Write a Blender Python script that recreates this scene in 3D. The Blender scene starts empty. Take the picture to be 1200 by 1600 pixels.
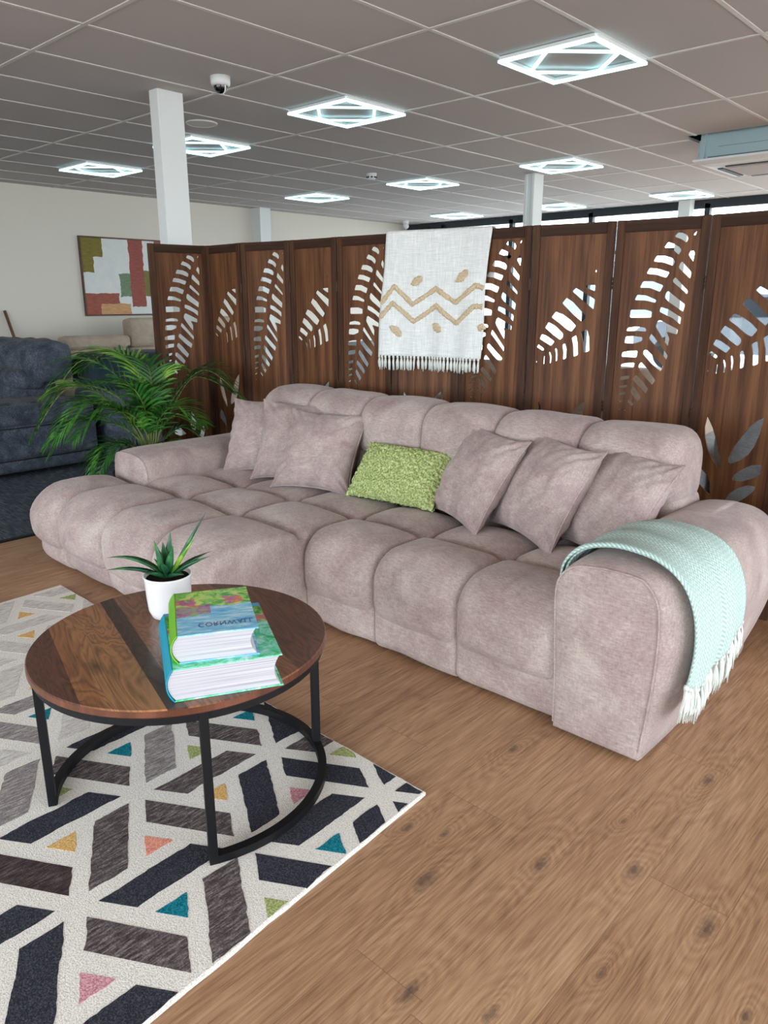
import bpy, bmesh, math, random
import numpy as np
from mathutils import Vector, Matrix, noise as mnoise

random.seed(7)
rng = np.random.default_rng(7)
S = bpy.context.scene
COL = S.collection
PI = math.pi

# ------------------------------------------------------------------ camera, world, light, exposure
cam = bpy.data.cameras.new('camera')
cam.sensor_fit = 'VERTICAL'; cam.sensor_height = 36.0
cam.lens = 36.0 * 1175.57 / 1600.0
cam.clip_start = 0.05; cam.clip_end = 200
camo = bpy.data.objects.new('camera', cam)
camo.location = (0, 0, 1.35)
camo.rotation_euler = (PI/2 - 0.275528, 0, 0.745957)
COL.objects.link(camo); S.camera = camo

S.view_settings.view_transform = 'Standard'
S.view_settings.look = 'None'
S.view_settings.gamma = 1
S.view_settings.use_curve_mapping = False
S.view_settings.exposure = 0.0

W = bpy.data.worlds.new('world'); S.world = W
W.use_nodes = True
bg = W.node_tree.nodes['Background']
bg.inputs[0].default_value = (0.84, 0.92, 1.0, 1)
bg.inputs[1].default_value = 9.0

CEIL = 2.65
XL, XR, YN, YF = -9.6, 4.2, -4.0, 11.0

def portal(name, loc, rot, sx, sy):
    l = bpy.data.lights.new(name, 'AREA'); l.shape = 'RECTANGLE'; l.size = sx; l.size_y = sy
    l.cycles.is_portal = True
    o = bpy.data.objects.new(name, l); o.location = loc; o.rotation_euler = rot
    COL.objects.link(o); return o
# daylight enters through the shop windows (light portals sit in the glass)
portal('window_daylight_near', (-1.5, YN+.05, 1.4), (PI/2, 0, 0), 9.0, 2.2)      # faces +y
portal('window_daylight_far', (-2.7, YF-.05, 1.35), (-PI/2, 0, 0), 13.0, 2.3)    # faces -y
portal('window_daylight_right', (XR-.05, 3.0, 1.4), (PI/2, 0, PI/2), 9.0, 2.2)   # faces -x

# ------------------------------------------------------------------ helpers
def link(o, parent=None):
    COL.objects.link(o)
    if parent is not None: o.parent = parent
    return o

def tag(o, label=None, cat=None, group=None, kind=None):
    if label: o['label'] = label
    if cat: o['category'] = cat
    if group: o['group'] = group
    if kind: o['kind'] = kind
    return o

def thing(name, label, cat, loc=(0, 0, 0), rz=0.0, group=None):
    o = bpy.data.objects.new(name, None); o.empty_display_size = .05
    o.location = loc; o.rotation_euler = (0, 0, rz)
    link(o); return tag(o, label, cat, group)

class G:
    """collects geometry (verts, faces, material slots) into one mesh"""
    def __init__(s): s.v = []; s.f = []; s.m = []; s.uv = None
    def add(s, V, F, m=0):
        o = len(s.v); s.v += [tuple(map(float, p)) for p in V]
        s.f += [tuple(i + o for i in f) for f in F]; s.m += [m] * len(F); return s
    def box(s, x0, x1, y0, y1, z0, z1, m=0):
        V = [(x0,y0,z0),(x1,y0,z0),(x1,y1,z0),(x0,y1,z0),(x0,y0,z1),(x1,y0,z1),(x1,y1,z1),(x0,y1,z1)]
        F = [(0,3,2,1),(4,5,6,7),(0,1,5,4),(1,2,6,5),(2,3,7,6),(3,0,4,7)]
        return s.add(V, F, m)
    def obox(s, a, b, w, h, m=0, z=None):
        """box bar between points a and b (3D) with width w and height h"""
        a = Vector(a); b = Vector(b); d = (b-a).normalized()
        up = Vector((0,0,1)) if abs(d.z) < .9 else Vector((1,0,0))
        r = d.cross(up).normalized(); u = r.cross(d)
        V = [p + r*sx*w/2 + u*sz*h/2 for p in (a, b) for sx, sz in ((-1,-1),(1,-1),(1,1),(-1,1))]
        F = [(0,1,2,3),(7,6,5,4),(0,4,5,1),(1,5,6,2),(2,6,7,3),(3,7,4,0)]
        return s.add(V, F, m)
    def tube(s, pts, r, n=8, m=0, cap=True):
        pts = [Vector(p) for p in pts]; k = len(pts)
        rr = r if hasattr(r, '__len__') else [r]*k
        V = []; prev = None
        for i, p in enumerate(pts):
            d = (pts[min(i+1,k-1)] - pts[max(i-1,0)]).normalized()
            if prev is None:
                u = d.orthogonal().normalized()
            else:
                u = (prev - d*prev.dot(d)).normalized()
            prev = u; w = d.cross(u)
            for j in range(n):
                a = 2*PI*j/n; V.append(p + (u*math.cos(a) + w*math.sin(a))*rr[i])
        F = [(i*n+j, i*n+(j+1)%n, (i+1)*n+(j+1)%n, (i+1)*n+j) for i in range(k-1) for j in range(n)]
        if cap: F += [tuple(range(n))[::-1], tuple((k-1)*n+j for j in range(n))]
        return s.add(V, F, m)
    def lathe(s, prof, c=(0,0,0), n=32, m=0):
        V = []; k = len(prof)
        for r, z in prof:
            for j in range(n):
                a = 2*PI*j/n; V.append((c[0]+r*math.cos(a), c[1]+r*math.sin(a), c[2]+z))
        F = [(i*n+j, i*n+(j+1)%n, (i+1)*n+(j+1)%n, (i+1)*n+j) for i in range(k-1) for j in range(n)]
        return s.add(V, F, m)
    def grid(s, P, m=0, closed=False):
        """P: array [a][b][3]"""
        na, nb = len(P), len(P[0]); V = [p for row in P for p in row]
        F = []
        for i in range(na-1):
            for j in range(nb if closed else nb-1):
                j2 = (j+1) % nb
                F.append((i*nb+j, i*nb+j2, (i+1)*nb+j2, (i+1)*nb+j))
        return s.add(V, F, m)
    def build(s, name, mats, parent=None, smooth=False, merge=0.0, bevel=0.0, sub=0, auto=None, uv=None):
        me = bpy.data.meshes.new(name); me.from_pydata(s.v, [], s.f)
        if not isinstance(mats, (list, tuple)): mats = [mats]
        for mt in mats: me.materials.append(mt)
        for p, mi in zip(me.polygons, s.m): p.material_index = mi
        if uv is not None:
            L = me.uv_layers.new(name='UVMap')
            for lp in me.loops: L.data[lp.index].uv = uv[lp.vertex_index]
        bm = bmesh.new(); bm.from_mesh(me)
        if merge: bmesh.ops.remove_doubles(bm, verts=bm.verts, dist=merge)
        bmesh.ops.recalc_face_normals(bm, faces=bm.faces)
        bm.to_mesh(me); bm.free()
        if smooth:
            for p in me.polygons: p.use_smooth = True
        o = bpy.data.objects.new(name, me); link(o, parent)
        if bevel:
            b = o.modifiers.new('bevel', 'BEVEL'); b.width = bevel; b.segments = 2; b.limit_method = 'ANGLE'
        if sub:
            b = o.modifiers.new('sub', 'SUBSURF'); b.levels = sub; b.render_levels = sub
        return o

def poly_slab(name, outer, holes, thick, mat, parent=None, plane='xz', bevel=0.0):
    """flat board with holes, from closed 2D polygons"""
    cu = bpy.data.curves.new(name, 'CURVE'); cu.dimensions = '2D'; cu.fill_mode = 'BOTH'; cu.extrude = thick/2
    for poly in [outer] + holes:
        sp = cu.splines.new('POLY'); sp.points.add(len(poly)-1)
        for p, q in zip(sp.points, poly): p.co = (q[0], q[1], 0, 1)
        sp.use_cyclic_u = True
    tmp = bpy.data.objects.new('tmp', cu); COL.objects.link(tmp)
    dg = bpy.context.evaluated_depsgraph_get()
    me = bpy.data.meshes.new_from_object(tmp.evaluated_get(dg))
    bpy.data.objects.remove(tmp); bpy.data.curves.remove(cu)
    if plane == 'xz': me.transform(Matrix.Rotation(PI/2, 4, 'X'))
    me.name = name; me.materials.clear(); me.materials.append(mat)
    o = bpy.data.objects.new(name, me); link(o, parent); return o

def rbox(x0, x1, y0, y1, z0, z1, rx=(.05,.05), ry=(.05,.05), rz=(.05,.05), n=14, bulge=(0,0,0), seed=0, amp=.0):
    """rounded, bulging upholstery block; radii given per side (low, high)"""
    lo = np.array([x0,y0,z0]); hi = np.array([x1,y1,z1]); c = (lo+hi)/2; h = (hi-lo)/2
    R = np.array([rx, ry, rz])
    t = np.tan(np.linspace(-PI/4, PI/4, n+1))
    V = []; F = []
    for ax in range(3):
        for sg in (-1, 1):
            o = len(V); a, b = [(1,2),(2,0),(0,1)][ax]
            for i in range(n+1):
                for j in range(n+1):
                    p = np.zeros(3); p[ax] = sg; p[a] = t[i]; p[b] = t[j]; V.append(p)
            for i in range(n):
                for j in range(n):
                    q = (o+i*(n+1)+j, o+(i+1)*(n+1)+j, o+(i+1)*(n+1)+j+1, o+i*(n+1)+j+1)
                    F.append(q if sg > 0 else q[::-1])
    V = np.array(V); out = np.zeros_like(V)
    for k, u in enumerate(V):
        p = u*h
        r = np.array([R[i][0] if p[i] < 0 else R[i][1] for i in range(3)])
        r = np.minimum(r, h*.98)
        inner = np.clip(p, -(h-r), h-r); d = (p-inner)/r
        L = np.linalg.norm(d)
        q = inner + (d/L*r if L > 1e-9 else 0)
        if L > 1e-9:
            # map cube corner region so the surface touches faces exactly
            q = inner + d/max(L,1e-9)*r*max(np.abs(d).max(),0) if False else q
        e = q/h
        for i in range(3):
            if bulge[i]:
                a, b = [x for x in range(3) if x != i]
                q[i] += math.copysign(1, q[i]) * bulge[i] * max(0,(1-e[a]**2))*max(0,(1-e[b]**2)) * abs(e[i])**2
        out[k] = q + c
    if amp:
        for k in range(len(out)):
            p = Vector(out[k])*7 + Vector((seed*3.1, seed*1.7, 0))
            nv = (out[k]-c)/h; nv = nv/np.linalg.norm(nv)
            out[k] += nv * mnoise.noise(p) * amp
    return out, F

# ------------------------------------------------------------------ materials
def srgb(r, g, b):
    f = lambda c: (c/12.92 if c <= .04045 else ((c+.055)/1.055)**2.4)
    return (f(r/255), f(g/255), f(b/255), 1)

class N:
    def __init__(s, name, rough=.6, spec=.5, metal=0.0):
        s.mat = bpy.data.materials.new(name); s.mat.use_nodes = True
        s.nt = s.mat.node_tree; s.b = s.nt.nodes['Principled BSDF']
        s.b.inputs['Roughness'].default_value = rough
        s.b.inputs['Specular IOR Level'].default_value = spec
        s.b.inputs['Metallic'].default_value = metal
    def new(s, t, **kw):
        n = s.nt.nodes.new(t)
        for k, v in kw.items(): setattr(n, k, v)
        return n
    def put(s, sock, v):
        if hasattr(v, 'is_linked') or hasattr(v, 'links'): s.nt.links.new(v, sock)
        else:
            sock.default_value = v
    def coord(s, kind='Object'): return s.new('ShaderNodeTexCoord').outputs[kind]
    def mapv(s, v, scale=(1,1,1), rot=(0,0,0), loc=(0,0,0)):
        n = s.new('ShaderNodeMapping'); s.put(n.inputs['Vector'], v)
        n.inputs['Scale'].default_value = scale; n.inputs['Rotation'].default_value = rot; n.inputs['Location'].default_value = loc
        return n.outputs[0]
    def noise(s, v, scale=5, detail=4, rough=.5, dist=0.0):
        n = s.new('ShaderNodeTexNoise'); s.put(n.inputs['Vector'], v)
        n.inputs['Scale'].default_value = scale; n.inputs['Detail'].default_value = detail
        n.inputs['Roughness'].default_value = rough; n.inputs['Distortion'].default_value = dist
        return n.outputs['Fac']
    def vor(s, v, scale=5, feature='F1', out='Distance'):
        n = s.new('ShaderNodeTexVoronoi', feature=feature); s.put(n.inputs['Vector'], v)
        n.inputs['Scale'].default_value = scale; return n.outputs[out]
    def math(s, op, a, b=0.0, c=0.0, clamp=False):
        n = s.new('ShaderNodeMath', operation=op, use_clamp=clamp)
        s.put(n.inputs[0], a); s.put(n.inputs[1], b); s.put(n.inputs[2], c); return n.outputs[0]
    def ramp(s, f, stops, interp='LINEAR'):
        n = s.new('ShaderNodeValToRGB'); s.put(n.inputs[0], f); cr = n.color_ramp; cr.interpolation = interp
        while len(cr.elements) < len(stops): cr.elements.new(.5)
        for e, (p, c) in zip(cr.elements, stops):
            e.position = p; e.color = c if len(c) == 4 else (*c, 1)
        return n.outputs[0]
    def mix(s, f, a, b, mode='MIX'):
        n = s.new('ShaderNodeMix', data_type='RGBA', blend_type=mode)
        s.put(n.inputs[0], f); s.put(n.inputs[6], a); s.put(n.inputs[7], b); return n.outputs[2]
    def sep(s, v):
        n = s.new('ShaderNodeSeparateXYZ'); s.put(n.inputs[0], v); return n.outputs
    def comb(s, x, y, z=0.0):
        n = s.new('ShaderNodeCombineXYZ'); s.put(n.inputs[0], x); s.put(n.inputs[1], y); s.put(n.inputs[2], z); return n.outputs[0]
    def wn(s, v):
        n = s.new('ShaderNodeTexWhiteNoise', noise_dimensions='2D'); s.put(n.inputs['Vector'], v); return n.outputs['Value']
    def bump(s, h, strength=.3, dist=.01):
        n = s.new('ShaderNodeBump'); s.put(n.inputs['Height'], h)
        n.inputs['Strength'].default_value = strength; n.inputs['Distance'].default_value = dist
        s.nt.links.new(n.outputs[0], s.b.inputs['Normal']); return n
    def col(s, v): s.put(s.b.inputs['Base Color'], v); return s.mat

def plain(name, c, rough=.6, spec=.5, metal=0.0, var=.04, scale=12):
    n = N(name, rough, spec, metal); f = n.noise(n.coord(), scale, 3)
    c = srgb(*c)
    lo = tuple(max(0, x*(1-var)) for x in c[:3]) + (1,); hi = tuple(min(1, x*(1+var)) for x in c[:3]) + (1,)
    return n.col(n.mix(f, lo, hi))

def chenille(name, ca, cb, cc, scale=1.0, sheen=.3, thread=1.0, rot=0.0):
    """soft woven upholstery: faint mottling and short threads running mostly sideways"""
    n = N(name, .92, .12); v = n.coord()
    if rot: v = n.mapv(v, (1,1,1), (0, rot, 0))
    big = n.noise(v, 4.5*scale, 5, .62, .5)
    st1 = n.noise(n.mapv(v, (42, 190, 190)), 1.0, 3, .65)
    st2 = n.noise(n.mapv(v, (190, 190, 60)), 1.0, 2, .6)
    tone = n.math('ADD', n.math('MULTIPLY', big, .48), n.math('ADD', n.math('MULTIPLY', st1, .34*thread), n.math('MULTIPLY', st2, .18*thread)))
    k = .50 + .25*(thread-1)
    base = n.ramp(tone, [(k-.14, srgb(*ca)), (k, srgb(*cb)), (k+.14, srgb(*cc))])
    fz = n.noise(v, 7.0*scale, 3, .6)
    pk = n.mix(n.ramp(fz, [(.42, (0,)*3), (.62, (.35,)*3)]), base, n.mix(1.0, base, srgb(244, 226, 234), 'MULTIPLY'))
    n.col(pk)
    n.b.inputs['Sheen Weight'].default_value = sheen; n.b.inputs['Sheen Roughness'].default_value = .45
    n.b.inputs['Sheen Tint'].default_value = srgb(240, 232, 230)
    n.bump(n.math('ADD', st1, st2), .35, .003)
    return n.mat

def wood(name, dark, mid, light, axis='z', scale=1.0, rough=.45, spec=.4, cont=1.0):
    n = N(name, rough, spec); v = n.coord()
    sc = {'z': (26, 26, 1.1), 'x': (1.1, 26, 26), 'y': (26, 1.1, 26)}[axis]
    sc = tuple(q*scale for q in sc)
    a = n.noise(n.mapv(v, sc), 1.0, 8, .62, .4)
    sc2 = tuple(q*4.2 for q in sc)
    b = n.noise(n.mapv(v, sc2), 1.0, 3, .6)
    big = n.noise(v, 2.2, 3)
    f = n.math('ADD', n.math('MULTIPLY', a, .62), n.math('ADD', n.math('MULTIPLY', b, .22), n.math('MULTIPLY', big, .22)))
    n.col(n.ramp(f, [(.38, srgb(*dark)), (.52, srgb(*mid)), (.68, srgb(*light))]))
    n.bump(b, .15, .002)
    return n.mat

M = {}
M['sofa'] = chenille('mauve_chenille', (147,130,127), (176,161,155), (203,192,183))
M['cushion'] = chenille('mauve_cushion_cloth', (143,126,123), (170,154,149), (195,182,174), 1.3)
M['navy'] = chenille('navy_weave', (42,50,60), (66,75,86), (104,112,122), 2.0, .1, 1.5)
M['beige'] = chenille('beige_weave', (168,152,134), (186,170,151), (202,187,169), 1.5, .2)
M['greysofa'] = chenille('grey_weave', (150,160,165), (182,192,196), (208,216,218), 2.0, .2)
M['teal'] = chenille('dark_teal_weave', (22,34,40), (36,52,58), (52,70,76), 2.0, .1)
M['screen'] = wood('stained_brown_wood', (60,36,22), (94,60,37), (126,86,55), 'z', 1.0, .55, .22)
M['screenframe'] = wood('stained_frame_wood', (42,27,19), (68,44,30), (92,64,45), 'z', 1.3, .6, .18)
M['screenrail'] = wood('stained_rail_wood', (36,23,16), (56,36,25), (78,54,39), 'x', 1.3, .6, .18)
M['black'] = plain('black_powder_coated_steel', (13,14,17), .5, .3)
M['wall'] = plain('cream_wall_paint', (222,216,204), .85, .2, var=.02, scale=1.5)
M['column'] = plain('white_column_paint', (226,230,228), .6, .3, var=.015, scale=2)
M['tile'] = plain('ceiling_tile', (196,190,188), .95, .1, var=.03, scale=1.2)
M['tbar'] = plain('white_ceiling_bar', (214,210,206), .5, .4, var=.02)
M['darkframe'] = plain('dark_window_frame', (44,50,56), .5, .4)
M['whitemetal'] = plain('white_plastic', (226,228,228), .4, .5)
M['acblue'] = plain('blue_grey_sheet_metal', (166,190,194), .45, .4, .2)
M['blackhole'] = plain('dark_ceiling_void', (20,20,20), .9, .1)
M['pot'] = plain('white_ceramic', (238,238,238), .25, .5, var=.01)
M['soil'] = plain('potting_soil', (40,30,24), .95, .1, var=.3, scale=90)
M['darkpot'] = plain('charcoal_planter', (50,52,56), .5, .4)
M['brass'] = plain('dark_hinge_metal', (60,48,36), .4, .5, .8)
M['glassdome'] = plain('smoked_lens', (12,14,18), .08, .6)

def emit(name, c, s):
    n = N(name, .5); n.col(srgb(*c)); n.b.inputs['Emission Color'].default_value = srgb(*c)
    n.b.inputs['Emission Strength'].default_value = s; return n.mat
M['led'] = emit('cool_white_led', (196,246,255), 2.8)

def glass():
    m = bpy.data.materials.new('window_glass'); m.use_nodes = True; nt = m.node_tree; nt.nodes.clear()
    o = nt.nodes.new('ShaderNodeOutputMaterial'); mx = nt.nodes.new('ShaderNodeMixShader')
    t = nt.nodes.new('ShaderNodeBsdfTransparent'); g = nt.nodes.new('ShaderNodeBsdfGlossy')
    g.inputs['Roughness'].default_value = .02; t.inputs[0].default_value = (.95,.97,.97,1)
    mx.inputs[0].default_value = .08
    nt.links.new(t.outputs[0], mx.inputs[1]); nt.links.new(g.outputs[0], mx.inputs[2]); nt.links.new(mx.outputs[0], o.inputs[0])
    return m
M['glass'] = glass()

# oak vinyl planks running along y, with knots
def floor_mat():
    n = N('oak_vinyl_planks', .42, .45); v = n.coord(); x, y, z = n.sep(v)
    PW, PL = .186, 1.22
    cx = n.math('DIVIDE', n.math('ADD', x, 20.46), PW); ix = n.math('FLOOR', cx)
    off = n.wn(n.comb(ix, 3.0))
    cy = n.math('ADD', n.math('DIVIDE', n.math('ADD', y, 20.0), PL), n.math('MULTIPLY', off, 1.0)); iy = n.math('FLOOR', cy)
    tone = n.wn(n.comb(ix, iy))
    # seams
    fx = n.math('ABSOLUTE', n.math('SUBTRACT', n.math('FRACT', cx), .5)); fy = n.math('ABSOLUTE', n.math('SUBTRACT', n.math('FRACT', cy), .5))
    sx = n.math('GREATER_THAN', fx, .4955); sy = n.math('GREATER_THAN', fy, .4991)
    seam = n.math('MAXIMUM', sx, sy)
    # knots: measured places in the plank pattern
    K = [(-.773,1.411,1),(-.594,1.546,1.1),(-.395,1.49,1.2),(-.595,2.032,1.0),(-1.1,1.786,.9),(-.949,1.175,1.3),(-.778,.918,1.2),(-.628,.989,.8),
         (-.513,1.223,.6),(-.259,1.321,.7),(-.694,1.703,.5),(-1.017,1.336,.6),(-1.104,1.289,.7),(-3.3,1.5,1),(-.2,2.3,1)]
    wob = n.noise(n.mapv(v, (9, 3, 1)), 1.0, 4, .6)
    kd = None
    for kx, ky, ks in K:
        dx = n.math('MULTIPLY', n.math('SUBTRACT', x, kx), 1/(.020*ks)); dy = n.math('MULTIPLY', n.math('SUBTRACT', y, ky), 1/(.046*ks))
        d = n.math('SQRT', n.math('ADD', n.math('MULTIPLY', dx, dx), n.math('MULTIPLY', dy, dy)))
        kd = d if kd is None else n.math('MINIMUM', kd, d)
    shift = n.comb(n.math('MULTIPLY', tone, 7.0), n.math('MULTIPLY', tone, 13.0), 0.0)
    va = n.new('ShaderNodeVectorMath', operation='ADD'); n.put(va.inputs[0], v); n.put(va.inputs[1], shift)
    g0 = n.noise(n.mapv(va.outputs[0], (7, .9, 1)), 1.0, 3, .5, .3)
    field = n.math('ADD', n.math('MULTIPLY', g0, 2.4), n.math('MULTIPLY', n.math('EXPONENT', n.math('MULTIPLY', kd, -.42)), 1.5))
    field = n.math('ADD', field, n.math('MULTIPLY', wob, .35))
    ring = n.math('FRACT', n.math('MULTIPLY', field, 5.0))
    ring = n.math('ABSOLUTE', n.math('SUBTRACT', ring, .5))
    fine = n.noise(n.mapv(va.outputs[0], (170, 5, 1)), 1.0, 6, .72, .3)
    big = n.noise(n.mapv(va.outputs[0], (6, 1.2, 1)), 1.0, 4, .6)
    f = n.math('ADD', n.math('MULTIPLY', fine, .62), n.math('MULTIPLY', big, .24))
    f = n.math('ADD', f, n.math('MULTIPLY', ring, .13)); f = n.math('ADD', f, n.math('MULTIPLY', tone, .035))
    c = n.ramp(f, [(.34, srgb(126,92,66)), (.46, srgb(166,128,96)), (.55, srgb(186,148,114)), (.68, srgb(208,173,138))])
    kd = n.math('ADD', kd, n.math('MULTIPLY', n.math('SUBTRACT', n.noise(v, 60, 3), .5), 1.2))
    kn = n.ramp(kd, [(.15, (1,1,1)), (.5, (.5,.5,.5)), (.95, (0,0,0))])
    c = n.mix(n.math('MULTIPLY', kn, .75), c, srgb(82,66,58))
    c = n.mix(n.math('MULTIPLY', seam, .45), c, srgb(92,64,46))
    n.col(c)
    rr = n.ramp(fine, [(.3, (.50,)*3), (.7, (.36,)*3)]); n.put(n.b.inputs['Roughness'], rr)
    n.bump(n.math('SUBTRACT', fine, n.math('MULTIPLY', seam, .6)), .12, .002)
    return n.mat
M['floor'] = floor_mat()

def carpet_mat():
    n = N('dark_grey_carpet', .95, .1); v = n.coord()
    f = n.noise(n.mapv(v, (16, 16, 1), (0,0,.9)), 1.0, 2); a = n.noise(n.mapv(v, (9, 90, 1), (0,0,.5)), 1.0, 4, .7)
    n.col(n.ramp(n.math('ADD', n.math('MULTIPLY', f,.2), n.math('MULTIPLY', a, .8)), [(.38, srgb(56,64,72)), (.55, srgb(86,95,103)), (.68, srgb(130,137,141))]))
    n.bump(a, .4, .004); return n.mat
M['carpet'] = carpet_mat()

def table_mat():
    """walnut veneer strips of differing tone, lines at -16 degrees"""
    n = N('walnut_veneer', .30, .5); v = n.mapv(n.coord(), (1,1,1), (0,0, math.radians(16))); x, y, z = n.sep(v)
    wv = n.noise(n.mapv(v, (3.2, 9, 1)), 1.0, 4, .6, .5)
    yy = n.math('ADD', y, 0.0)
    # long strips
    strip = n.ramp(n.math('ADD', n.math('MULTIPLY', yy, 1.0), .5), [
        (.0, srgb(92,62,50)), (.19, srgb(138,94,64)), (.235, srgb(148,106,74)), (.352, srgb(72,52,44)), (.395, srgb(124,86,64)),
        (.47, srgb(104,72,57)), (.60, srgb(130,90,66)), (.69, srgb(102,70,56))], 'CONSTANT')
    n1 = n.noise(n.mapv(v, (2.2, 11, 1)), 1.0, 3, .5, .9)
    ring = n.math('ABSOLUTE', n.math('SUBTRACT', n.math('FRACT', n.math('MULTIPLY', n1, 13.0)), .5))
    fine = n.noise(n.mapv(v, (8, 220, 1)), 1.0, 5, .7)
    f = n.math('ADD', n.math('MULTIPLY', ring, .9), n.math('MULTIPLY', fine, .8))
    shade = n.ramp(f, [(.26, (.42,.39,.38)), (.54, (1,1,1)), (.85, (1.5,1.44,1.36))])
    c = n.mix(.85, strip, shade, 'MULTIPLY')
    dx = n.math('MULTIPLY', n.math('SUBTRACT', x, .066), 15.0); dy = n.math('MULTIPLY', n.math('ADD', y, .240), 34.0)
    kd = n.math('SQRT', n.math('ADD', n.math('MULTIPLY', dx, dx), n.math('MULTIPLY', dy, dy)))
    kd = n.math('ADD', kd, n.math('MULTIPLY', n.math('SUBTRACT', wv, .5), 2.0))
    c = n.mix(n.ramp(kd, [(.2, (.8,)*3), (1.3, (0,)*3)]), c, srgb(52,36,30))
    n.col(c); n.bump(fine, .06, .001); return n.mat
M['table'] = table_mat()
M['tableedge'] = wood('walnut_edge_band', (70,38,26), (98,56,38), (124,76,54), 'z', .5, .3, .5)

def wool(name, a, b, c, streak=False, scale=1.0):
    n = N(name, .95, .1); v = n.coord()
    f = n.noise(v, 260*scale, 2, .7)
    if streak:
        g = n.noise(n.mapv(v, (150, 22, 1), (0, 0, math.radians(-6))), 1.0, 3, .7)
        f = n.math('ADD', n.math('MULTIPLY', f, .3), n.math('MULTIPLY', g, .7))
    n.col(n.ramp(f, [(.36, srgb(*a)), (.5, srgb(*b)), (.64, srgb(*c))]))
    n.bump(f, .6, .004); return n.mat
M['rug'] = [wool('ivory_wool', (206,202,192), (234,231,222), (246,244,238)),
            wool('charcoal_navy_wool', (40,42,50), (54,56,65), (80,81,88)),
            wool('brown_grey_wool', (58,48,48), (92,84,83), (150,142,140), True),
            wool('mid_grey_wool', (104,98,98), (146,140,138), (196,190,186), True),
            wool('light_grey_wool', (168,163,160), (210,207,201), (236,233,226), True),
            wool('teal_wool', (12,92,108), (22,120,136), (50,150,164)),
            wool('mustard_wool', (196,150,82), (222,180,110), (238,204,146)),
            wool('coral_wool', (214,128,108), (236,156,134), (246,184,164)),
            wool('pink_wool', (178,118,128), (208,150,158), (230,184,190)),
            wool('olive_green_wool', (132,140,84), (164,176,112), (196,210,150)),
            wool('dark_brown_wool', (48,38,38), (70,60,60), (104,94,92), True)]

# ------------------------------------------------------------------ room
def structure(o): o['kind'] = 'structure'; return o
fl = structure(G().box(-4.43, XR, YN, YF, -.1, 0).build('floor', M['floor']))
structure(G().box(XL, -4.43, YN, YF, -.1, 0.0).build('floor_carpet', M['carpet']))
structure(G().box(-4.45, -4.41, YN, YF, -.01, .006).build('trim_1', M['black']))

# ceiling with opening for the air conditioner
HX0, HX1, HY0, HY1 = -2.84, -1.72, 6.74, 7.84
g = G()
for a in ((XL,HX0,YN,YF),(HX1,XR,YN,YF),(HX0,HX1,YN,HY0),(HX0,HX1,HY1,YF)):
    g.box(*a, CEIL, CEIL+.02)
structure(g.build('ceiling', M['tile']))
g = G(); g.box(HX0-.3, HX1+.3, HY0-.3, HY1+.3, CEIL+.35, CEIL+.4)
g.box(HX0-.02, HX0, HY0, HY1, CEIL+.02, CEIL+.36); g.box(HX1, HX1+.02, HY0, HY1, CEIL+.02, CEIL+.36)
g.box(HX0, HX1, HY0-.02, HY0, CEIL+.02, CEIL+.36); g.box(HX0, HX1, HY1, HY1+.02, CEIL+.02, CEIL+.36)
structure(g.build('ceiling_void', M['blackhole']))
g = G(); GX, GY = -3.333, 3.288
for i in range(-11, 13):
    x = GX + .6*i
    if XL < x < XR:
        if HX0 < x < HX1:
            g.box(x-.0115, x+.0115, YN, HY0, CEIL-.004, CEIL); g.box(x-.0115, x+.0115, HY1, YF, CEIL-.004, CEIL)
        else: g.box(x-.0115, x+.0115, YN, YF, CEIL-.004, CEIL)
for j in range(-12, 14, 2):
    y = GY + .6*j
    if YN < y < YF:
        if HY0 < y < HY1:
            g.box(XL, HX0, y-.0115, y+.0115, CEIL-.0045, CEIL); g.box(HX1, XR, y-.0115, y+.0115, CEIL-.0045, CEIL)
        else: g.box(XL, XR, y-.0115, y+.0115, CEIL-.0045, CEIL)
structure(g.build('ceiling_grid', M['tbar']))

structure(G().box(XL-.15, XL, YN-.15, YF+.15, -.1, CEIL+.02).build('wall_left', M['wall']))

def window_wall(name, axis, pos, out, a0, a1, spans, z0, z1, wallmat, frames=True):
    """wall with openings; axis 'x' runs along x at y=pos"""
    def bx(g, u0, u1, t0, t1, z_0, z_1):
        lo, hi = sorted((pos + out*t0, pos + out*t1))
        if axis == 'x': g.box(u0, u1, lo, hi, z_0, z_1)
        else: g.box(lo, hi, u0, u1, z_0, z_1)
    g = G()
    if z0 > 0: bx(g, a0, a1, 0, .15, 0, z0)
    if z1 < CEIL: bx(g, a0, a1, 0, .15, z1, CEIL)
    cur = a0
    for s0, s1 in spans:
        if s0 > cur+1e-6: bx(g, cur, s0, 0, .15, z0, z1)
        cur = s1
    if cur < a1-1e-6: bx(g, cur, a1, 0, .15, z0, z1)
    structure(g.build(name, wallmat))
    return bx
# far glazed shop front
bx = window_wall('wall_back', 'x', YF, 1, XL, XR, [(-9.1, 3.4)], 0.0, 2.60, M['darkframe'])
muls = [-9.1, -8.76, -7.35, -5.93, -4.2, -2.6, -1.0, .6, 2.2, 3.4]
for k in range(len(muls)-1):
    g = G(); u0, u1 = muls[k], muls[k+1]; w = .035
    bx(g, u0, u0+w, .0, .08, 0, 2.6); bx(g, u1-w, u1, .0, .08, 0, 2.6)
    bx(g, u0, u1, .0, .08, 0, .08); bx(g, u0, u1, .0, .08, 2.54, 2.6)
    bx(g, u0, u1, .0, .08, 2.0, 2.05)
    o = structure(g.build('window_%d' % (k+1), M['darkframe']))
    g = G(); bx(g, u0+w, u1-w, .035, .045, .08, 2.54); p = g.build('pane', M['glass'], o)
bx = window_wall('wall_front', 'x', YN, -1, XL, XR, [(-6.0, 3.0)], .3, 2.5, M['wall'])
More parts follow.
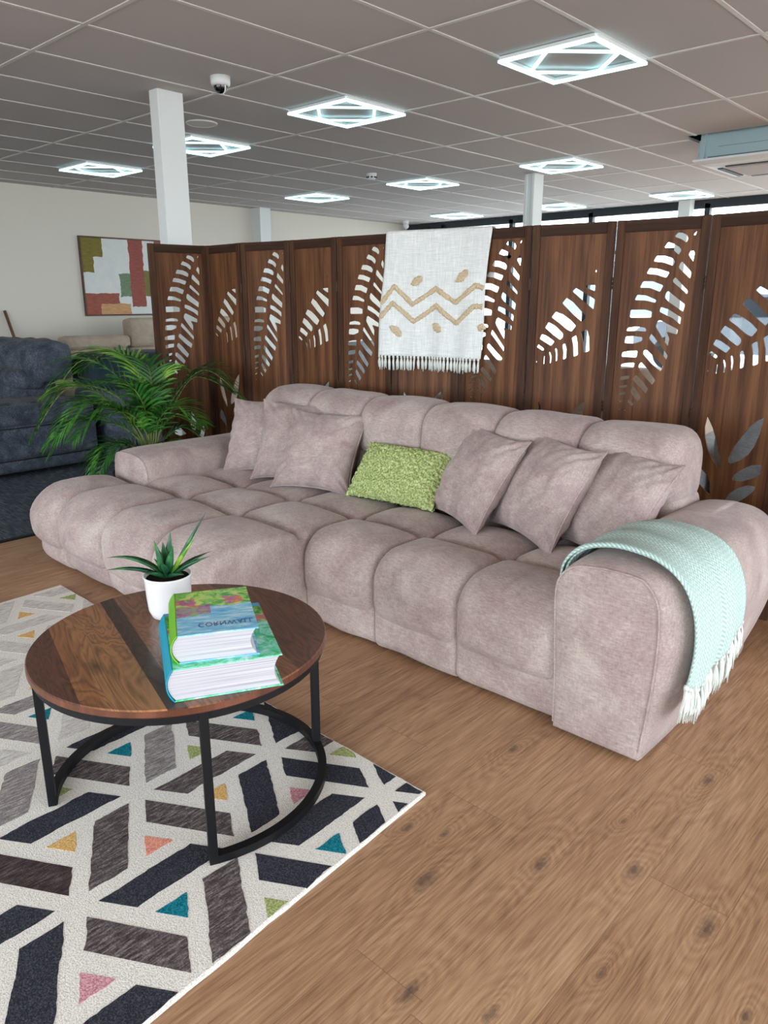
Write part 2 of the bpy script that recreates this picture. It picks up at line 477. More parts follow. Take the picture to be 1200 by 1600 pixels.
for k, (u0, u1) in enumerate([(-6,-3.75),(-3.75,-1.5),(-1.5,.75),(.75,3.0)]):
    g = G(); bx(g, u0, u0+.04, .0, .08, .3, 2.5); bx(g, u1-.04, u1, 0, .08, .3, 2.5); bx(g, u0, u1, 0, .08, .3, .36); bx(g, u0, u1, 0, .08, 2.44, 2.5)
    structure(g.build('window_%d' % (20+k), M['darkframe']))
bx = window_wall('wall_right', 'y', XR, 1, YN-.15, YF+.15, [(-1.5, 7.5)], .3, 2.5, M['wall'])
for k, (u0, u1) in enumerate([(-1.5,.75),(.75,3.0),(3.0,5.25),(5.25,7.5)]):
    g = G(); bx(g, u0, u0+.04, .0, .08, .3, 2.5); bx(g, u1-.04, u1, 0, .08, .3, 2.5); bx(g, u0, u1, 0, .08, .3, .36); bx(g, u0, u1, 0, .08, 2.44, 2.5)
    structure(g.build('window_%d' % (30+k), M['darkframe']))
# pavement and roadway outside
pav = plain('pale_paving', (196,192,186), .9, .2, var=.06, scale=3)
structure(G().box(-30, 30, YF+.15, 45, -.12, -.02).build('ground_outside_back', pav))
structure(G().box(-30, 30, -25, YN-.15, -.12, -.02).build('ground_outside_front', pav))
structure(G().box(XR+.15, 30, YN-.15, YF+.15, -.12, -.02).build('ground_outside_right', pav))

# columns
def column(name, x0, x1, y0, y1, label, seams=False):
    g = G(); g.box(x0, x1, y0, y1, 0, CEIL)
    if seams:
        g.box(x0-.012, x0+.02, y0-.012, y1+.012, 0, CEIL); g.box(x1-.02, x1+.012, y0-.012, y1+.012, 0, CEIL)
    o = g.build('column', M['column'], bevel=.004); tag(o, label, 'column', 'white columns'); return o
column('column', -4.80, -4.70, 2.95, 3.14, 'white square column behind the left end of the carved screen, closest to the camera')
column('column', -4.84, -4.74, 7.50, 7.66, 'white boxed column right of the cream hanging blanket, far behind the screen', True)
column('column', -9.6, -9.38, 7.46, 7.66, 'short-looking white pilaster against the cream left wall')
column('column', -4.52, -4.36, 10.80, 10.95, 'pale column at the far window wall near the right')

# ------------------------------------------------------------------ ceiling things
def led(i, j, label, first=[None]):
    x = GX + .6*i + .3; y = GY + .6*j + .3; h = .288; w = .021; z = CEIL-.022
    if first[0] is None:
        t = thing('ceiling_light', label, 'ceiling light', (x, y, z), 0, 'square LED ceiling lights')
        g = G()
        for s0, s1 in (((-h,-h),(h,-h)),((h,-h),(h,h)),((h,h),(-h,h)),((-h,h),(-h,-h))):
            g.obox((*s0, .010), (*s1, .010), .018, .018)
        g.build('mounting_frame', M['whitemetal'], t)
        g = G()
        for s0, s1 in (((-h-w/2,-h),(h+w/2,-h)),((h,-h),(h,h)),((h+w/2,h),(-h-w/2,h)),((-h,h),(-h,-h))):
            g.obox((*s0, -.006), (*s1, -.006), w, .014)
        g.build('outer_tube', M['led'], t)
        g = G(); q = h-.012
        for s0, s1 in (((-q,0),(0,-q)),((0,-q),(q,0)),((q,0),(0,q)),((0,q),(-q,0))):
            g.obox((*s0, -.005), (*s1, -.005), w*.8, .012)
        g.build('inner_tube', M['led'], t)
        first[0] = t
    else:
        t = first[0].copy(); COL.objects.link(t); t.location = (x, y, z); t['label'] = label
        for ch in first[0].children:
            c = ch.copy(); COL.objects.link(c); c.parent = t
led(1, 1, 'largest square LED ceiling light with inner diamond, at top right')
led(-2, 1, 'square LED ceiling light straight below the gap between the camera dome and the largest light')
led(-5, 1, 'square LED ceiling light partly hidden behind the near white column')
led(-8, 1, 'square LED ceiling light left of the near white column, above the cream wall')
led(-8, 6, 'small square LED ceiling light left of the smoke detector, over the far wall pilaster')
led(-5, 6, 'square LED ceiling light just right of the smoke detector')
led(-2, 6, 'square LED ceiling light touching the top of the far boxed column')
led(-8, 11, 'tiny distant LED ceiling light directly above the hanging cream blanket')
led(-5, 11, 'distant LED ceiling light half hidden behind the far boxed column')
led(-2, 11, 'distant LED ceiling light left of the ceiling air conditioner')

t = thing('security_camera', 'white dome security camera with black lens on the ceiling beside the near column', 'security camera', (-4.20, 3.08, CEIL)); t.scale = (.85,.85,.85)
G().lathe([(0,0),(.07,0),(.07,-.035),(.066,-.055),(.052,-.062),(0,-.062)]).build('housing', M['whitemetal'], t, smooth=True)
G().lathe([(.05,-.058),(.049,-.072),(.042,-.09),(.028,-.102),(.012,-.108),(0,-.109)]).build('dome_lens', M['glassdome'], t, smooth=True)
g = G(); g.tube([(.05*math.cos(a), .05*math.sin(a)*.25, -.06-.048*math.sin(a/1)) for a in np.linspace(0, PI, 14)], .006, 6)
g.build('eyeball_rim', M['whitemetal'], t, smooth=True)
o = G().lathe([(0,0),(.12,0),(.12,-.008),(.108,-.012),(.10,-.008),(0,-.009)]).build('ceiling_speaker', M['tbar'], smooth=False)
o.location = (-5.34, 3.72, CEIL); tag(o, 'round flush ceiling speaker cover right of the near column top', 'speaker')
t = thing('smoke_detector', 'small round white smoke detector on the ceiling', 'smoke detector', (-6.04, 6.34, CEIL))
G().lathe([(0,0),(.055,0),(.055,-.02),(.045,-.03),(.045,-.05),(.03,-.062),(0,-.064)]).build('housing', M['whitemetal'], t, smooth=True)
g = G()
for k in range(8):
    a = 2*PI*k/8; g.box(.0455*math.cos(a)-.008, .0455*math.cos(a)+.008, .0455*math.sin(a)-.008, .0455*math.sin(a)+.008, -.048, -.034)
g.build('vent_slot', M['black'], t)
t = thing('security_camera', 'tiny distant white security camera above the hanging cream blanket', 'security camera', (-9.1, 10.4, CEIL))
G().lathe([(0,0),(.05,0),(.05,-.05),(0,-.05)]).build('bracket', M['whitemetal'], t)
G().tube([(0,0,-.08),(.10,-.10,-.10)], .045, 14).build('housing', M['whitemetal'], t, smooth=True)

# ceiling cassette air conditioner hanging below the ceiling
t = thing('air_conditioner', 'ceiling air conditioner with blue-grey metal body hanging from an open tile', 'air conditioner', (-2.28, 7.26, 0))
g = G(); g.box(-.41, .43, -.41, .43, 2.47, 2.9); g.build('body', M['acblue'], t, bevel=.01)
g = G(); g.box(-.44, -.40, -.44, -.36, 2.47, 2.86); g.box(-.455,-.435,-.43,-.37,2.50,2.62); g.build('mounting_bracket', M['acblue'], t, bevel=.004)
g = G(); g.box(-.30, .43, -.412, -.409, 2.56, 2.562); g.box(-.38, .43, -.413, -.409, 2.485, 2.49); g.build('seam', M['darkpot'], t)
g = G()
H_ = .475
prof = [(0, 2.47), (0, 2.455), (.05, 2.43), (.12, 2.418)]
rings = []
for d, z in prof:
    rings.append([(-H_+d, -H_+d, z), (H_-d, -H_+d, z), (H_-d, H_-d, z), (-H_+d, H_-d, z)])
g.grid(rings, closed=True); g.add(rings[0], [(0,1,2,3)]); g.add(rings[-1], [(3,2,1,0)])
g.build('fascia_panel', M['whitemetal'], t)
g = G(); g.box(-.27, .27, -.27, .27, 2.408, 2.42); g.build('intake_grille', plain('grille_mesh', (190,184,184), .7), t, bevel=.006)
g = G()
for a, b, c, d in ((-.25,.25,-.345,-.30),(-.25,.25,.30,.345),(-.345,-.30,-.25,.25),(.30,.345,-.25,.25)): g.box(a,b,c,d,2.409,2.42)
g.build('air_outlet_flap', M['darkpot'], t)

# ------------------------------------------------------------------ painting on the left wall
def painting():
    t = thing('framed_painting', 'large abstract painting in thin wood frame on the cream wall', 'painting', (XL, 5.4, 1.63))
    hw, hh = .65, .47
    n = N('abstract_canvas', .7, .3); v = n.coord('Generated'); x, y, z = n.sep(v)
    base = n.mix(n.noise(n.mapv(v, (1,3,3)), 3, 5), srgb(206,210,208), srgb(232,232,228))
    wob = n.noise(v, 9, 3); wx = n.math('ADD', y, n.math('MULTIPLY', n.math('SUBTRACT', wob, .5), .05)); wz = n.math('ADD', z, n.math('MULTIPLY', n.math('SUBTRACT', wob, .5), .06))
    def blk(x0, x1, z0, z1, c, base, c2=None):
        m = n.math('MULTIPLY', n.math('MULTIPLY', n.math('GREATER_THAN', wx, x0), n.math('LESS_THAN', wx, x1)),
                   n.math('MULTIPLY', n.math('GREATER_THAN', wz, z0), n.math('LESS_THAN', wz, z1)))
        cc = n.mix(n.noise(n.mapv(v,(1,4,14)), 4, 4), srgb(*c), srgb(*[min(255,int(q*1.35)+18) for q in c]))
        return n.mix(m, base, cc)
    c = base
    c = blk(-1, .22, .76, 2, (96,86,34), c); c = blk(-1, .12, .55, .9, (96,86,34), c)
    c = blk(-1, .36, -1, .28, (122,66,54), c); c = blk(.16, .48, -1, .14, (160,122,84), c)
    c = blk(.38, .50, .24, .55, (88,106,82), c); c = blk(.50, .66, .10, 2, (118,62,54), c)
    c = blk(.66, .80, .25, .6, (92,90,44), c); c = blk(.8, 1.1, .5, 2, (118,62,54), c)
    n.col(c); n.bump(n.noise(v, 30, 4), .3, .003)
    G().box(.004, .022, -hw, hw, -hh, hh).build('canvas', n.mat, t)
    g = G(); w = .018
    g.box(.0, .034, -hw-w, -hw, -hh-w, hh+w); g.box(0, .034, hw, hw+w, -hh-w, hh+w); g.box(0,.034,-hw,hw,hh,hh+w); g.box(0,.034,-hw,hw,-hh-w,-hh)
    g.build('frame', wood('thin_frame_wood', (60,38,26), (84,56,38), (110,78,54), 'y'), t)
painting()

# wooden pole leaning on the wall
o = G().tube([(-9.3, 3.90, .0), (-9.575, 3.73, 1.22)], .018, 10).build('wooden_pole', wood('pole_wood', (84,54,36), (112,76,52), (140,100,72)), smooth=True)
tag(o, 'thin brown wooden pole leaning against the cream wall at far left', 'pole')

# ------------------------------------------------------------------ folding screens with cut-out leaves
LONG = [[[256,1611],[268,1627],[289,1625],[309,1615],[317,1599],[309,1583],[288,1598]],[[216,1568],[231,1590],[261,1580],[284,1566],[292,1553],[282,1534],[256,1556]],[[176,1511],[188,1535],[225,1533],[256,1523],[270,1509],[263,1490],[220,1506]],[[150,1460],[161,1484],[200,1480],[251,1464],[239,1440],[195,1455]],[[125,1400],[137,1428],[183,1427],[230,1409],[218,1381],[170,1399]],[[107,1346],[116,1370],[158,1367],[206,1347],[202,1334],[156,1345]],[[92,1269],[92,1304],[160,1305],[191,1297],[190,1271]],[[334,1617],[348,1631],[346,1616],[339,1610]],[[322,1535],[330,1552],[338,1559],[348,1542],[345,1503]],[[286,1481],[290,1501],[299,1509],[343,1462],[340,1435],[310,1460]],[[266,1425],[270,1438],[278,1443],[336,1386],[334,1370],[298,1399]],[[240,1356],[242,1376],[251,1387],[330,1329],[325,1296],[256,1340]],[[222,1296],[226,1318],[263,1307],[320,1273],[318,1242],[282,1269]],[[81,1209],[86,1224],[127,1231],[167,1226],[174,1217],[171,1209],[129,1211]],[[77,1155],[80,1185],[119,1188],[159,1184],[159,1167],[122,1154]],[[69,1092],[70,1113],[106,1121],[143,1123],[140,1092]],[[70,1036],[70,1059],[102,1066],[134,1068],[131,1045],[100,1041]],[[71,984],[71,1001],[116,1010],[113,993]],[[67,950],[73,958],[109,966],[108,955],[88,950]],[[68,914],[70,924],[104,933],[106,923],[87,917]],[[68,878],[73,887],[96,896],[95,885]],[[72,844],[76,849],[85,850],[86,845]],[[101,843],[102,847],[109,849],[109,844]],[[212,1233],[218,1256],[229,1261],[245,1254],[311,1222],[309,1199],[263,1211],[278,1182],[275,1146],[256,1168],[218,1222]],[[187,1179],[195,1202],[210,1188],[279,1107],[274,1086],[226,1139]],[[166,1110],[169,1126],[180,1132],[265,1059],[253,1033],[210,1066]],[[150,1048],[154,1065],[164,1073],[192,1046],[235,994],[221,971],[184,1007]],[[134,990],[136,1006],[146,1013],[178,987],[207,952],[195,930],[160,962]],[[125,942],[134,964],[150,948],[177,912],[161,889],[140,917]],[[117,890],[122,904],[147,877],[137,867]]]
SHORT = [[[318,1477],[323,1483],[328,1476],[324,1469],[320,1472]],[[272,1409],[282,1413],[326,1415],[325,1385],[294,1397]],[[214,1386],[231,1403],[266,1384],[328,1350],[324,1303],[269,1343]],[[167,1332],[188,1358],[222,1338],[252,1309],[293,1270],[272,1245],[219,1285]],[[117,1266],[138,1293],[175,1281],[217,1254],[245,1228],[223,1200],[198,1210],[159,1239]],[[87,1216],[104,1244],[141,1226],[183,1190],[182,1172],[168,1160],[132,1182]],[[62,1162],[72,1186],[98,1179],[142,1152],[124,1129]],[[49,1122],[58,1137],[92,1114],[83,1104]],[[270,1199],[299,1215],[313,1176],[319,1113],[291,1103],[285,1154]],[[226,1172],[249,1185],[259,1146],[264,1092],[241,1082],[236,1135]],[[181,1137],[195,1146],[205,1120],[206,1074],[189,1066],[188,1105]],[[144,1120],[155,1120],[160,1097],[161,1061],[152,1055],[151,1090]],[[114,1099],[120,1104],[131,1082],[129,1047],[121,1045],[122,1074]],[[90,1082],[95,1082],[95,1040],[88,1038]],[[49,1052],[53,1056],[57,1051],[53,1043]]]
PLANT = [[[75,857],[105,810],[133,745],[153,685],[157,650],[151,630],[122,668],[95,706],[76,758],[69,806]],[[319,877],[310,808],[294,750],[274,713],[244,684],[207,662],[194,664],[191,682],[204,728],[230,776],[265,833],[294,862]],[[333,678],[334,636],[300,611],[259,591],[228,588],[218,595],[225,617],[253,644],[292,669]],[[322,582],[316,560],[286,525],[247,493],[201,476],[195,488],[211,527],[245,559],[286,580]],[[72,622],[105,596],[127,554],[132,505],[100,526],[63,555],[53,584]]]
LOWL = [[[221,612],[247,573],[255,525],[238,455],[220,469],[209,530]],[[322,512],[312,459],[292,401],[268,380],[269,440],[292,497]],[[85,522],[130,510],[175,460],[130,451],[91,469]],[[200,430],[215,400],[225,360],[210,380]]]
SH = 1.69
HING = [(-4.501,2.670),(-4.441,3.070),(-4.043,3.054),(-3.659,3.129),(-3.267,3.145),(-2.871,3.172),(-2.483,3.285),(-2.079,3.305),(-1.682,3.371),(-1.271,3.402),(-.869,3.360),(-.480,3.470),(-.09,3.370)]
def smooth_poly(p, r=.35):
    """cut the corners of a polygon a little"""
    out = []
    n_ = len(p)
    for i in range(n_):
        a = Vector(p[i-1]); b = Vector(p[i]); c = Vector(p[(i+1) % n_])
        for q in (a, c):
            d = (q-b); k = min(4.0, d.length*r); 
            out.append(tuple(b + d.normalized()*k))
    return out
def fix_order(p):
    return [tuple(q) for q in p]
def screen_panel(parent, origin, a, b, kind):
    a = Vector(a); b = Vector(b); w = (b-a).length; ang = math.atan2(b.y-a.y, b.x-a.x)
    T = .022; st = .042; e = .003
    holes = []
    for poly in (LONG if kind == 'long' else SHORT) + (LOWL if kind == 'long' else PLANT):
        q = smooth_poly([(x*w/.405, z) for x, z in poly])
        holes.append([(x/1000, z/1000) for x, z in q])
    # clamp holes inside the board
    lo, hi = st+.006, w-st-.006
    holes = [[(min(max(x, lo), hi), z) for x, z in h] for h in holes]
    o = poly_slab('panel', [(st-.005, .075), (w-st+.005, .075), (w-st+.005, SH-.045), (st-.005, SH-.045)], holes, .007, M['screen'], parent)
    o.location = (a.x-origin[0], a.y-origin[1], 0); o.rotation_euler = (0, 0, ang)
    G().box(e, st, -T/2, T/2, .0, SH).build('stile', M['screenframe'], o, bevel=.003)
    G().box(w-st, w-e, -T/2, T/2, .0, SH).build('stile', M['screenframe'], o, bevel=.003)
    G().box(st, w-st, -T/2+.001, T/2-.001, SH-.052, SH-.001).build('rail', M['screenrail'], o, bevel=.002)
    G().box(st, w-st, -T/2+.001, T/2-.001, .04, .085).build('rail', M['screenrail'], o, bevel=.002)
    return o, w
def hinges(panel, w):
    for z in (1.42, .86, .3):
        g = G()
        for dz in (-.018, 0, .018): g.tube([(w, -.012, z+dz-.008), (w, -.012, z+dz+.008)], .0045, 8)
        g.build('hinge', M['brass'], panel)
sc1 = thing('folding_screen', 'brown wooden folding screen with cut-out leaves, left of the cream blanket', 'folding screen', (*HING[0], 0), 0, 'carved folding screens')
sc2 = thing('folding_screen', 'brown wooden folding screen with cut-out leaves, right of the cream blanket', 'folding screen', (*HING[6], 0), 0, 'carved folding screens')
for k in range(12):
    par = sc1 if k < 6 else sc2; org = HING[0] if k < 6 else HING[6]
    o, w = screen_panel(par, org, HING[k], HING[k+1], 'long' if k % 2 == 0 else 'short')
    if k not in (5, 11): hinges(o, w)

# ------------------------------------------------------------------ the big sofa
sofa = thing('sofa', 'large mauve tufted corner sofa with chaise standing on oak floor', 'sofa', (-2.5, 2.3, 0))
SX, SY = -2.5, 2.3
def sv(V): return [(p[0]-SX, p[1]-SY, p[2]) for p in V]
def catmull(P, n=6):
    P = [np.array(p, float) for p in P]; out = []
    for i in range(len(P)-1):
        p0 = P[max(i-1,0)]; p1 = P[i]; p2 = P[i+1]; p3 = P[min(i+2,len(P)-1)]
        for k in range(n):
            t = k/n
            out.append(.5*((2*p1) + (-p0+p2)*t + (2*p0-5*p1+4*p2-p3)*t*t + (-p0+3*p1-3*p2+p3)*t**3))
    out.append(P[-1]); return out
sd = 0
def tuft(g, x0, x1, y0, y1, z0, z1, rft=(.05,.05), rbt=(.05,.05), rbb=(.03,.03), rfb=(.03,.03), dl=(.035,.06), dr=(.035,.06), top=.02, front=.0, lean=0.0, amp=.006, nx=20, side=0.0):
    """one upholstered block: rounded profile in y-z lofted along x, pinched in at both x ends.
    corner radii are (ry, rz); dl / dr are (depth, length) of the pinch at the left / right end"""
    global sd
    sd += 1
    hx = (x1-x0)/2; cx = (x0+x1)/2
    def prof(ins, ex):
        a0, a1, b0, b1 = y0+ins, y1-ins, z0+ins*.6, z1-ins
        pts = []
        def arc(cy, cz, ry, rz, t0, t1, n=7):
            for k in range(n+1):
                t = t0+(t1-t0)*k/n; pts.append((cy+ry*math.cos(t), cz+rz*math.sin(t), math.cos(t), math.sin(t)))
        def rr(r): return (max(.006, min(r[0], (a1-a0)*.49)-0*ins), max(.006, min(r[1], (b1-b0)*.49)))
        def line(p, q, nrm, n=5):
            for k in range(1, n): pts.append((p[0]+(q[0]-p[0])*k/n, p[1]+(q[1]-p[1])*k/n, nrm[0], nrm[1]))
        f, b, bb, fb = rr(rft), rr(rbt), rr(rbb), rr(rfb)
        arc(a0+fb[0], b0+fb[1], fb[0], fb[1], 1.5*PI, PI)
        line((a0, b0+fb[1]), (a0, b1-f[1]), (-1,0))
        arc(a0+f[0], b1-f[1], f[0], f[1], PI, .5*PI)
        line((a0+f[0], b1), (a1-b[0], b1), (0,1))
        arc(a1-b[0], b1-b[1], b[0], b[1], .5*PI, 0)
        line((a1, b1-b[1]), (a1, b0+bb[1]), (1,0))
        arc(a1-bb[0], b0+bb[1], bb[0], bb[1], 0, -.5*PI)
        line((a1-bb[0], b0), (a0+fb[0], b0), (0,-1))
        out = []
        for (y, z, ny, nz) in pts:
            ey = (y-(y0+y1)/2)/((y1-y0)/2); ez = (z-(z0+z1)/2)/((z1-z0)/2)
            kx = max(0, 1-ex*ex)
            y2 = y + (-front*kx*max(0, 1-ez*ez) if ny < 0 else 0)*abs(ny); z2 = z + (top*kx*max(0, 1-ey*ey) if nz > 0 else 0)*nz
            out.append((y2 + (z2-.6)*lean, z2))
        return out
    rows = []; X = []
    for k in range(nx+1):
        u = -math.cos(PI*k/nx); X.append(cx + hx*u*1.0)
    def pin(d, L, t):
        t = max(0, min(1, 1-t/L)); return d*(1-math.sqrt(max(0, 1-t*t)))
    for x in X:
        ins = pin(dl[0], dl[1], x-x0) + pin(dr[0], dr[1], x1-x)
        ex = (x-cx)/hx
        row = []
        for (y, z) in prof(ins, ex):
            nz = mnoise.noise(Vector((x*6+sd, y*6, z*6)))*amp
            row.append((x, y+nz*.6, z+nz))
        rows.append(row)
    g.grid([sv(r) for r in rows], closed=True)
    for row in (rows[0], rows[-1]):
        c = np.mean(row, axis=0); s2 = [tuple(c+(np.array(p)-c)*.5) for p in row]
        g.grid([sv(row), sv(s2)], closed=True); g.add(sv(s2), [tuple(range(len(s2)))])
# right seat unit
xs = [-1.075, -1.49, -1.895, -2.298]
g = G()
for k in range(3):
    x1, x0 = xs[k], xs[k+1]
    tuft(g, x0, x1, 1.972, 2.305, .135, .415, rft=(.12,.11), rbt=(.07,.05), rfb=(.045,.07), dl=(.030,.050), dr=(.030,.050), top=.026, front=.026)
    tuft(g, x0, x1, 2.30, 2.625, .20, .405, rft=(.07,.045), rbt=(.06,.045), dl=(.03,.06), dr=(.03,.06), top=.026)
    tuft(g, x0, x1, 2.62, 2.86, .20, .395, rft=(.06,.04), rbt=(.05,.04), dl=(.028,.05), dr=(.028,.05), top=.018)
g.build('seat', M['sofa'], sofa, smooth=True, merge=1e-5)
g = G()
for k in range(3):
    x1, x0 = xs[k], xs[k+1]
    tuft(g, x0, x1, 1.990, 2.5, .012, .21, rft=(.03,.04), rfb=(.04,.05), dl=(.012,.02), dr=(.012,.02), top=0, front=.010)
g.build('base', M['sofa'], sofa, smooth=True, merge=1e-5)
# chaise
xc = [-3.99, -3.61, -3.175, -2.745, -2.302]
g = G()
for k in range(4):
    x0, x1 = xc[k], xc[k+1]
    L_ = (.10,.20) if k == 0 else (.032,.055); R_ = (.018,.03) if k == 3 else (.032,.055)
    tuft(g, x0, x1, 1.515, 1.975, .125, .415, rft=(.15,.13), rbt=(.07,.05), rfb=(.045,.07), dl=L_, dr=R_, top=.03, front=.03)
    if k:
        tuft(g, x0, x1, 1.97, 2.315, .20, .41, rft=(.07,.045), rbt=(.06,.045), dl=(.03,.06), dr=(.03,.06), top=.028)
        tuft(g, x0, x1, 2.31, 2.645, .20, .405, rft=(.06,.045), rbt=(.06,.045), dl=(.03,.06), dr=(.03,.06), top=.026)
        tuft(g, x0, x1, 2.64, 2.86, .20, .395, rft=(.06,.04), rbt=(.05,.04), dl=(.028,.05), dr=(.028,.05), top=.016)
g.build('chaise', M['sofa'], sofa, smooth=True, merge=1e-5)
g = G()
for k in range(4):
    x0, x1 = xc[k], xc[k+1]
    tuft(g, x0+(.02 if k == 0 else 0), x1, 1.545, 2.2, .012, .20, rft=(.03,.04), rfb=(.09,.09), dl=((.10,.16) if k == 0 else (.012,.02)), dr=(.012,.02), top=0, front=.014)
g.build('chaise_base', M['sofa'], sofa, smooth=True, merge=1e-5)
g = G(); V, F = rbox(-2.40, -2.297, 1.56, 2.2, .012, .375, rx=(.02,.012), ry=(.14,.03), rz=(.03,.12), bulge=(.004,0,0)); g.add(sv(V), F)
g.build('chaise_side_panel', M['sofa'], sofa, smooth=True, merge=1e-5)
g = G(); V, F = rbox(-3.98, -1.1, 2.2, 2.98, .015, .3, rx=(.03,.03), ry=(.03,.03), rz=(.03,.03)); g.add(sv(V), F)
g.build('rear_base', M['sofa'], sofa, smooth=True, merge=1e-5)
# backrest, six columns, slightly reclined
xb = [-3.52, -3.085, -2.68, -2.275, -1.865, -1.455, -1.035]
g = G()
for k in range(6):
    x0, x1 = xb[k], xb[k+1]
    L_ = (.10,.13) if k == 0 else (.020,.045); R_ = (.08,.09) if k == 5 else (.020,.045)
    tuft(g, x0, x1, 2.74, 3.0, .36, .64, rft=(.05,.05), rbt=(.05,.05), dl=(.02,.04), dr=((.04,.06) if k == 5 else (.02,.04)), top=0, front=.02, lean=.06)
    tuft(g, x0, x1, 2.70, 3.0, .59, .868, rft=(.12,.10), rbt=(.09,.07), rfb=(.06,.05), dl=L_, dr=R_, top=.010, front=.022, lean=.06)
g.build('backrest', M['sofa'], sofa, smooth=True, merge=1e-5)
# armrests
ARM = [(-1.07,.03),(-1.075,.2),(-1.085,.36),(-1.09,.47),(-1.08,.54),(-1.035,.588),(-.96,.605),(-.88,.608),(-.80,.598),(-.742,.562),(-.708,.49),(-.694,.40),(-.705,.28),(-.735,.16),(-.775,.04)]
def armrest(prof, y0, y1, flip=False):
    ring = catmull(prof, 5)
    base = [np.array([prof[-1][0] + (prof[0][0]-prof[-1][0])*t, .012]) for t in (.0, .33, .66, 1)]
    ring = ring + base
    c = np.mean(ring, axis=0); ring = np.array(ring); n_ = len(ring)
    # inward normals
    rows = []
    for (dy, ins) in ((0,.012),(.006,.003),(.018,.001),(.03,0),(.045,0),(.065,0),(.085,.0),(.11,.0),(.135,.0)):
        rows.append((y0+dy, ins))
    for t in np.linspace(.17, .8, 12): rows.append((y0 + (y1-y0)*t, 0))
    for (dy, ins) in ((.10,.0),(.06,.008),(.025,.03),(.006,.06),(0,.10)): rows.append((y1-dy, ins))
    P = []
    for k, (y, ins) in enumerate(rows):
        row = []
        for i in range(n_):
            rp = ring[i].copy(); tt = min(1, max(0, (y-y0)/.13)); kk = math.sqrt(1-(1-tt)**2)
            xm = c[0]; wide = (rp[0] > xm) != flip
            if wide:
                lim = max(.02, .118 - 4*max(0, rp[1]-.50)**2); off_ = abs(rp[0]-xm); new = min(off_, lim)
                rp[0] = xm + math.copysign(new + (off_-new)*kk, rp[0]-xm)
            rp[1] = rp[1] - .022*(1-kk)*max(0, (rp[1]-.35)/.25)
            if wide and not flip: rp[0] -= .028*max(0, (y-2.35)/.7)
            q = c + (rp-c)*np.array([1-ins/.19, 1-ins/.30])
            b = 0 if ins > .001 else .015*mnoise.noise(Vector((q[0]*4, y*4, q[1]*4)))
            q = c + (q-c)*(1+b); row.append((q[0], y, q[1]))
        P.append(row)
    g = G(); g.grid([sv(r) for r in P], closed=True)
    # caps
    for row, yb in ((P[0], y0-.012), (P[-1], y1+.01)):
        m = np.array(row); cc = m.mean(0); prev = row
        for s, dy in ((.6, .7), (.2, 1.0)):
            nr = [tuple(cc + (np.array(p)-cc)*s + np.array([0, (yb-cc[1])*dy, 0])) for p in row]
            g.grid([sv(prev), sv(nr)], closed=True); prev = nr
        g.add(sv(prev), [tuple(range(len(prev)))])
    return g, P
g, P = armrest(ARM, 1.958, 3.03)
a1 = g.build('armrest', M['sofa'], sofa, smooth=True, merge=1e-5)
g = G(); seam = [p for p in P[1] if p[2] > .03]
g.tube(sv([(p[0], p[1]-.002, p[2]) for p in seam]), .0035, 6); g.build('piping', M['sofa'], a1, smooth=True)
ARML = [(-3.55 - (x+1.088)*1.02, z*.925 if z > .3 else z) for x, z in ARM][::-1]
g, P = armrest(ARML, 1.995, 2.99, True)
a2 = g.build('armrest', M['sofa'], sofa, smooth=True, merge=1e-5)
g = G(); seam = [p for p in P[1] if p[2] > .03]
g.tube(sv([(p[0], p[1]-.002, p[2]) for p in seam]), .0035, 6); g.build('piping', M['sofa'], a2, smooth=True)

# ------------------------------------------------------------------ scatter cushions
def cushion_mesh(w, h, t, seed=0, N_=56, wr=.006, concave=.085, ear=1.0):
    P = {}
    g = G(); front = []; back = []
    for i in range(N_+1):
        r1 = []; r2 = []
        for j in range(N_+1):
            u = -1 + 2*i/N_; v = -1 + 2*j/N_
            u = math.sin(u*PI/2*.98)/math.sin(PI/2*.98); v = math.sin(v*PI/2*.98)/math.sin(PI/2*.98)
            er = 1 + .045*(abs(u)*abs(v))**5
            x = u*(1 - concave*(1-v*v)*abs(u)**3)*er; z = v*(1 - concave*(1-u*u)*abs(v)**3)*er
            th = max(0, (1-abs(u)**2.6))**.5 * max(0, (1-abs(v)**2.6))**.5
            edge = 1 - th
            nz = mnoise.noise(Vector((x*2.2+seed*5, z*2.2, seed))) * .012 + mnoise.noise(Vector((x*6+seed*5, z*6, seed))) * wr * (.4+edge)
            # radiating pinch folds near corners
            au, av = abs(u), abs(v)
            nz += (au**4)*.007*math.sin(v*17 + seed*2 + 2*math.sin(v*5)) + (av**4)*.006*math.sin(u*15 + seed + 2*math.sin(u*4)) 
            cr = (au*av)**1.5; nz += cr*.010*math.sin((au-av)*22 + seed)
            fold = mnoise.noise(Vector((x*1.6+seed*3, z*1.6-seed, 5.5))); nz += .010*(abs(fold)**.5)*(1 if seed % 2 else -1) - .006
            d = t/2*th
            r1.append((x*w/2, -d - nz*min(1, th*2.5), z*h/2)); r2.append((x*w/2, d + nz*.6*min(1, th*2.5), z*h/2))
        front.append(r1); back.append(r2)
    g.grid(front); g.grid([r[::-1] for r in back])
    edge = [front[i][0] for i in range(N_+1)] + [front[N_][j] for j in range(1, N_+1)] + [front[i][N_] for i in range(N_-1, -1, -1)] + [front[0][j] for j in range(N_-1, 0, -1)]
    return g, edge
